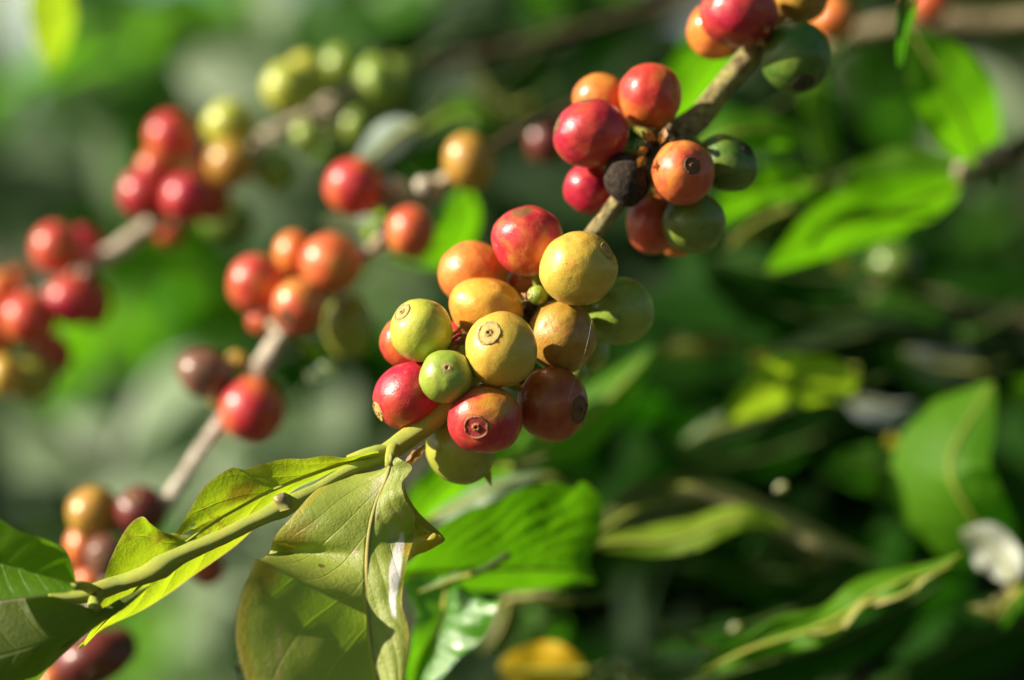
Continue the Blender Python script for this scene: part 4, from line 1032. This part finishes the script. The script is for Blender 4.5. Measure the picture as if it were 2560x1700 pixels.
# leaf patches of the distant bushes, some tinted for sheen and shade: (u, v, spread u, spread v, depth, count, kind)
masses = {'sage': [], 'mid': [], 'bright': [], 'dark': [], 'deep': [], 'painted_shine': []}
for kind, u, v, su, sv, d, cnt in [
    ('sage', 60, 60, 110, 70, 1.7, 12), ('sage', 640, 60, 90, 40, 1.6, 7), ('sage', 560, 150, 90, 70, 1.5, 6), ('mid', 160, 210, 170, 120, 1.5, 30), ('bright', 470, 100, 90, 60, 1.5, 6), ('bright', 120, 190, 120, 90, 1.4, 6),
    ('mid', 300, 130, 160, 100, 1.5, 22), ('sage', 240, 350, 60, 70, 1.5, 4), ('dark', 60, 420, 110, 120, 1.5, 22), ('mid', 200, 330, 160, 130, 1.6, 22), ('sage', 690, 450, 70, 60, 1.4, 4),
    ('bright', 400, 640, 90, 150, 1.4, 16), ('bright', 330, 60, 90, 60, 1.4, 6), ('mid', 400, 700, 160, 160, 1.5, 26), ('bright', 250, 850, 110, 60, 1.4, 9), ('sage', 350, 960, 60, 40, 1.4, 6), ('sage', 130, 1050, 110, 70, 1.4, 9),
    ('sage', 700, 960, 90, 90, 1.5, 10), ('sage', 560, 1250, 90, 160, 1.5, 12), ('sage', 470, 1440, 90, 90, 1.5, 10), ('sage', 330, 1120, 60, 40, 1.4, 4), ('mid', 620, 1040, 160, 120, 1.6, 20), ('dark', 30, 1130, 60, 60, 1.4, 8),
    ('bright', 340, 1460, 40, 70, 1.2, 3), ('mid', 450, 1350, 200, 200, 1.7, 28), ('dark', 800, 1130, 100, 100, 1.6, 6), ('mid', 850, 900, 120, 150, 1.6, 16), ('dark', 700, 500, 160, 140, 1.7, 20), ('mid', 800, 60, 160, 60, 1.4, 8),
    ('dark', 1000, 200, 180, 160, 1.2, 26), ('mid', 950, 120, 140, 60, 1.3, 6), ('mid', 1150, 40, 200, 40, 1.4, 12), ('sage', 1080, 10, 120, 30, 1.5, 4), ('dark', 1300, 300, 200, 200, 1.1, 30), ('bright', 1350, 90, 80, 40, 1.3, 3),
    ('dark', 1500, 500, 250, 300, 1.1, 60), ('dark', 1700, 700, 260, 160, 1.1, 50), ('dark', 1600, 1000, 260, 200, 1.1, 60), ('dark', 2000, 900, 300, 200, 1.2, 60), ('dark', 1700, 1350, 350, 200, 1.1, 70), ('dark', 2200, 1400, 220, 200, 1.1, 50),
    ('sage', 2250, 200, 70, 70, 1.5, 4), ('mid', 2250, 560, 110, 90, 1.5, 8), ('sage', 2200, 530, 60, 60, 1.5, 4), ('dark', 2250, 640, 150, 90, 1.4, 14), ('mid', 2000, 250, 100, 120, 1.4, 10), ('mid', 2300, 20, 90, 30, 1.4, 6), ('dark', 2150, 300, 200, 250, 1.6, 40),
    ('mid', 1980, 330, 60, 90, 1.3, 4), ('dark', 1250, 1450, 200, 120, 1.1, 24), ('painted_shine', 160, 1000, 60, 60, 1.8, 2), ('painted_shine', 360, 950, 20, 20, 1.8, 1), ('bright', 200, 880, 100, 60, 1.5, 5), ('painted_shine', 30, 30, 50, 50, 1.5, 5), ('painted_shine', 20, 130, 30, 30, 1.5, 2), ('painted_shine', 620, 30, 40, 20, 1.5, 2), ('painted_shine', 110, 1080, 40, 30, 1.5, 1), ('deep', 1500, 1150, 300, 200, 1.0, 10), ('deep', 1650, 880, 250, 200, .95, 14), ('deep', 1950, 1100, 300, 200, .98, 12), ('deep', 1300, 1500, 250, 100, .95, 6), ('deep', 2100, 700, 200, 100, .98, 8), ('bright', 2000, 1000, 300, 300, 1.2, 5), ('bright', 1450, 1000, 200, 200, 1.2, 3)]:
    for _ in range(cnt):
        dd = d * rnd.uniform(.88, 1.2)
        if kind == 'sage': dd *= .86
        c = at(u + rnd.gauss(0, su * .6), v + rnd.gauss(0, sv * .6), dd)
        if kind in ('sage', 'painted_shine'):
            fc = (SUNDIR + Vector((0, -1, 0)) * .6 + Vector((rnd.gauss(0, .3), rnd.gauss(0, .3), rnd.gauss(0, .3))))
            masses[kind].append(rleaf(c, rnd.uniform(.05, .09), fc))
        else:
            masses[kind].append(rleaf(c, rnd.uniform(.06, .11)))
for kind, nm in (('sage', 'pale leaves of the distant coffee bushes at left, sun and sky sheen put in their colour'), ('mid', 'mid green leaves of the distant coffee bushes'),
                 ('bright', 'bright sunlit leaves of the distant coffee bushes at left'), ('dark', 'leaves inside the bush behind the cherries, shade put in their dark colour'), ('painted_shine', 'pale leaves in the distance at left, sky sheen put in their colour'), ('deep', 'deep green leaves close behind the right side of the branches')):
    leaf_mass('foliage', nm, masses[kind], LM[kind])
# bush wall further back; unseen leaves added above the frame shade the right side
back = []
for _ in range(2600):
    x = rnd.uniform(-1.6, 1.6); y = rnd.uniform(2.1, 3.2); z = CAMZ + rnd.uniform(-1.3, .75) + .15 * math.sin(x * 3)
    back.append(rleaf(Vector((x, y, z)), rnd.uniform(.09, .14)))
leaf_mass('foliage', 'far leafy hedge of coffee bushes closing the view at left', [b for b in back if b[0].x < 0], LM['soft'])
leaf_mass('foliage', 'leafy hedge closing the view at right, shade put in its dark colour', [b for b in back if b[0].x >= 0], LM['dark'])  # right half of the same hedge, shade put into its colour
# unseen leaf canopy added above the frame to block sun from the right
sun_blockers = []
for _ in range(900):
    y = rnd.uniform(.86, 1.6)
    hh = .5 * 680 / 1024 * .36 * y
    x = rnd.uniform(-.06, .7); z = CAMZ + hh + rnd.uniform(.02, .40)
    sun_blockers.append(rleaf(Vector((x, y, z)), rnd.uniform(.07, .12)))
leaf_mass('foliage', 'unseen leaves added overhead to shade the inside of the bush', sun_blockers, LM['mid'])

# unseen leaf shell added overhead to hold off sky light, open towards the sun
shade = []
while len(shade) < 2600:
    dv = Vector((rnd.gauss(0, 1), rnd.gauss(0, 1), rnd.gauss(0, 1))).normalized()
    if dv.z < -.05 or dv.angle(SUNDIR) < math.radians(33): continue
    if dv.y > .55 and dv.z < .45: continue
    shade.append(rleaf(Vector((-.15, .9, CAMZ)) + dv * rnd.uniform(2.5, 3.4), rnd.uniform(.22, .36)))
leaf_mass('foliage', 'unseen leaf shell added over the coffee bushes to cut sky light', shade, LM['mid'])

# =================================================================== SETTING
def ground_mat():
    m = NT('soil_litter')
    tc = m.n('ShaderNodeTexCoord')
    a = m.noise(tc.outputs['Object'], 3, 8, .7)
    b2 = m.noise(tc.outputs['Object'], 30, 6, .7)
    col = m.mix(m.smooth(a, .4, .6), (.07, .05, .03), (.06, .10, .025))
    col = m.mix(m.math('MULTIPLY', b2, .5), col, (.12, .08, .045))
    b = m.n('ShaderNodeBsdfPrincipled'); m.l(col, b.inputs['Base Color']); b.inputs['Roughness'].default_value = .9
    m.l(m.bump(b2, .8, .05), b.inputs['Normal'])
    m.l(b.outputs[0], m.out.inputs['Surface'])
    return m.m
G = 48
gv, gf = [], []
for i in range(G + 1):
    for j in range(G + 1):
        x = (i / G - .5) * 2; y = (j / G - .5) * 2
        x = math.copysign(abs(x) ** 3, x) * 1500; y = math.copysign(abs(y) ** 3, y) * 1500
        gv.append((x, y, .05 * noise.noise(Vector((x * .4, y * .4, 0))) + max(0, (math.hypot(x, y) - 12)) * .12 * (y > 0)))
for i in range(G):
    for j in range(G):
        a = i * (G + 1) + j
        gf.append((a, a + G + 1, a + G + 2, a + 1))
g = link('ground', gv, gf, ground_mat())
tag(g, kind='structure')

# =================================================================== CAMERA, LIGHT
cam = bpy.data.cameras.new('camera')
cam.sensor_width = 36; cam.lens = 100
cam.clip_start = .05; cam.clip_end = 5000
cam.dof.use_dof = True
cam.dof.focus_distance = .590
cam.dof.aperture_fstop = 4.8
cam.dof.aperture_blades = 0
co = bpy.data.objects.new('camera', cam); COL.objects.link(co)
co.location = (0, 0, CAMZ); co.rotation_euler = (math.radians(90), 0, 0)
scene.camera = co
sl = bpy.data.lights.new('sun', 'SUN'); sl.energy = 5.0; sl.angle = math.radians(.5); sl.color = (1, .90, .72)
so = bpy.data.objects.new('sun', sl); COL.objects.link(so)
so.rotation_euler = SUNDIR.to_track_quat('Z', 'Y').to_euler()
w = bpy.data.worlds.new('World'); scene.world = w; w.use_nodes = True
nt = w.node_tree
sky = nt.nodes.new('ShaderNodeTexSky'); sky.sky_type = 'NISHITA'; sky.sun_disc = False
sky.sun_elevation = math.asin(SUNDIR.z); sky.sun_rotation = math.atan2(SUNDIR.x, SUNDIR.y)
nt.links.new(sky.outputs[0], nt.nodes['Background'].inputs['Color'])
nt.nodes['Background'].inputs['Strength'].default_value = .05
scene.view_settings.view_transform = 'Standard'
scene.view_settings.look = 'None'
scene.view_settings.exposure = 1.1
scene.view_settings.gamma = 1.0
scene.cycles.max_bounces = 8
scene.cycles.transmission_bounces = 4
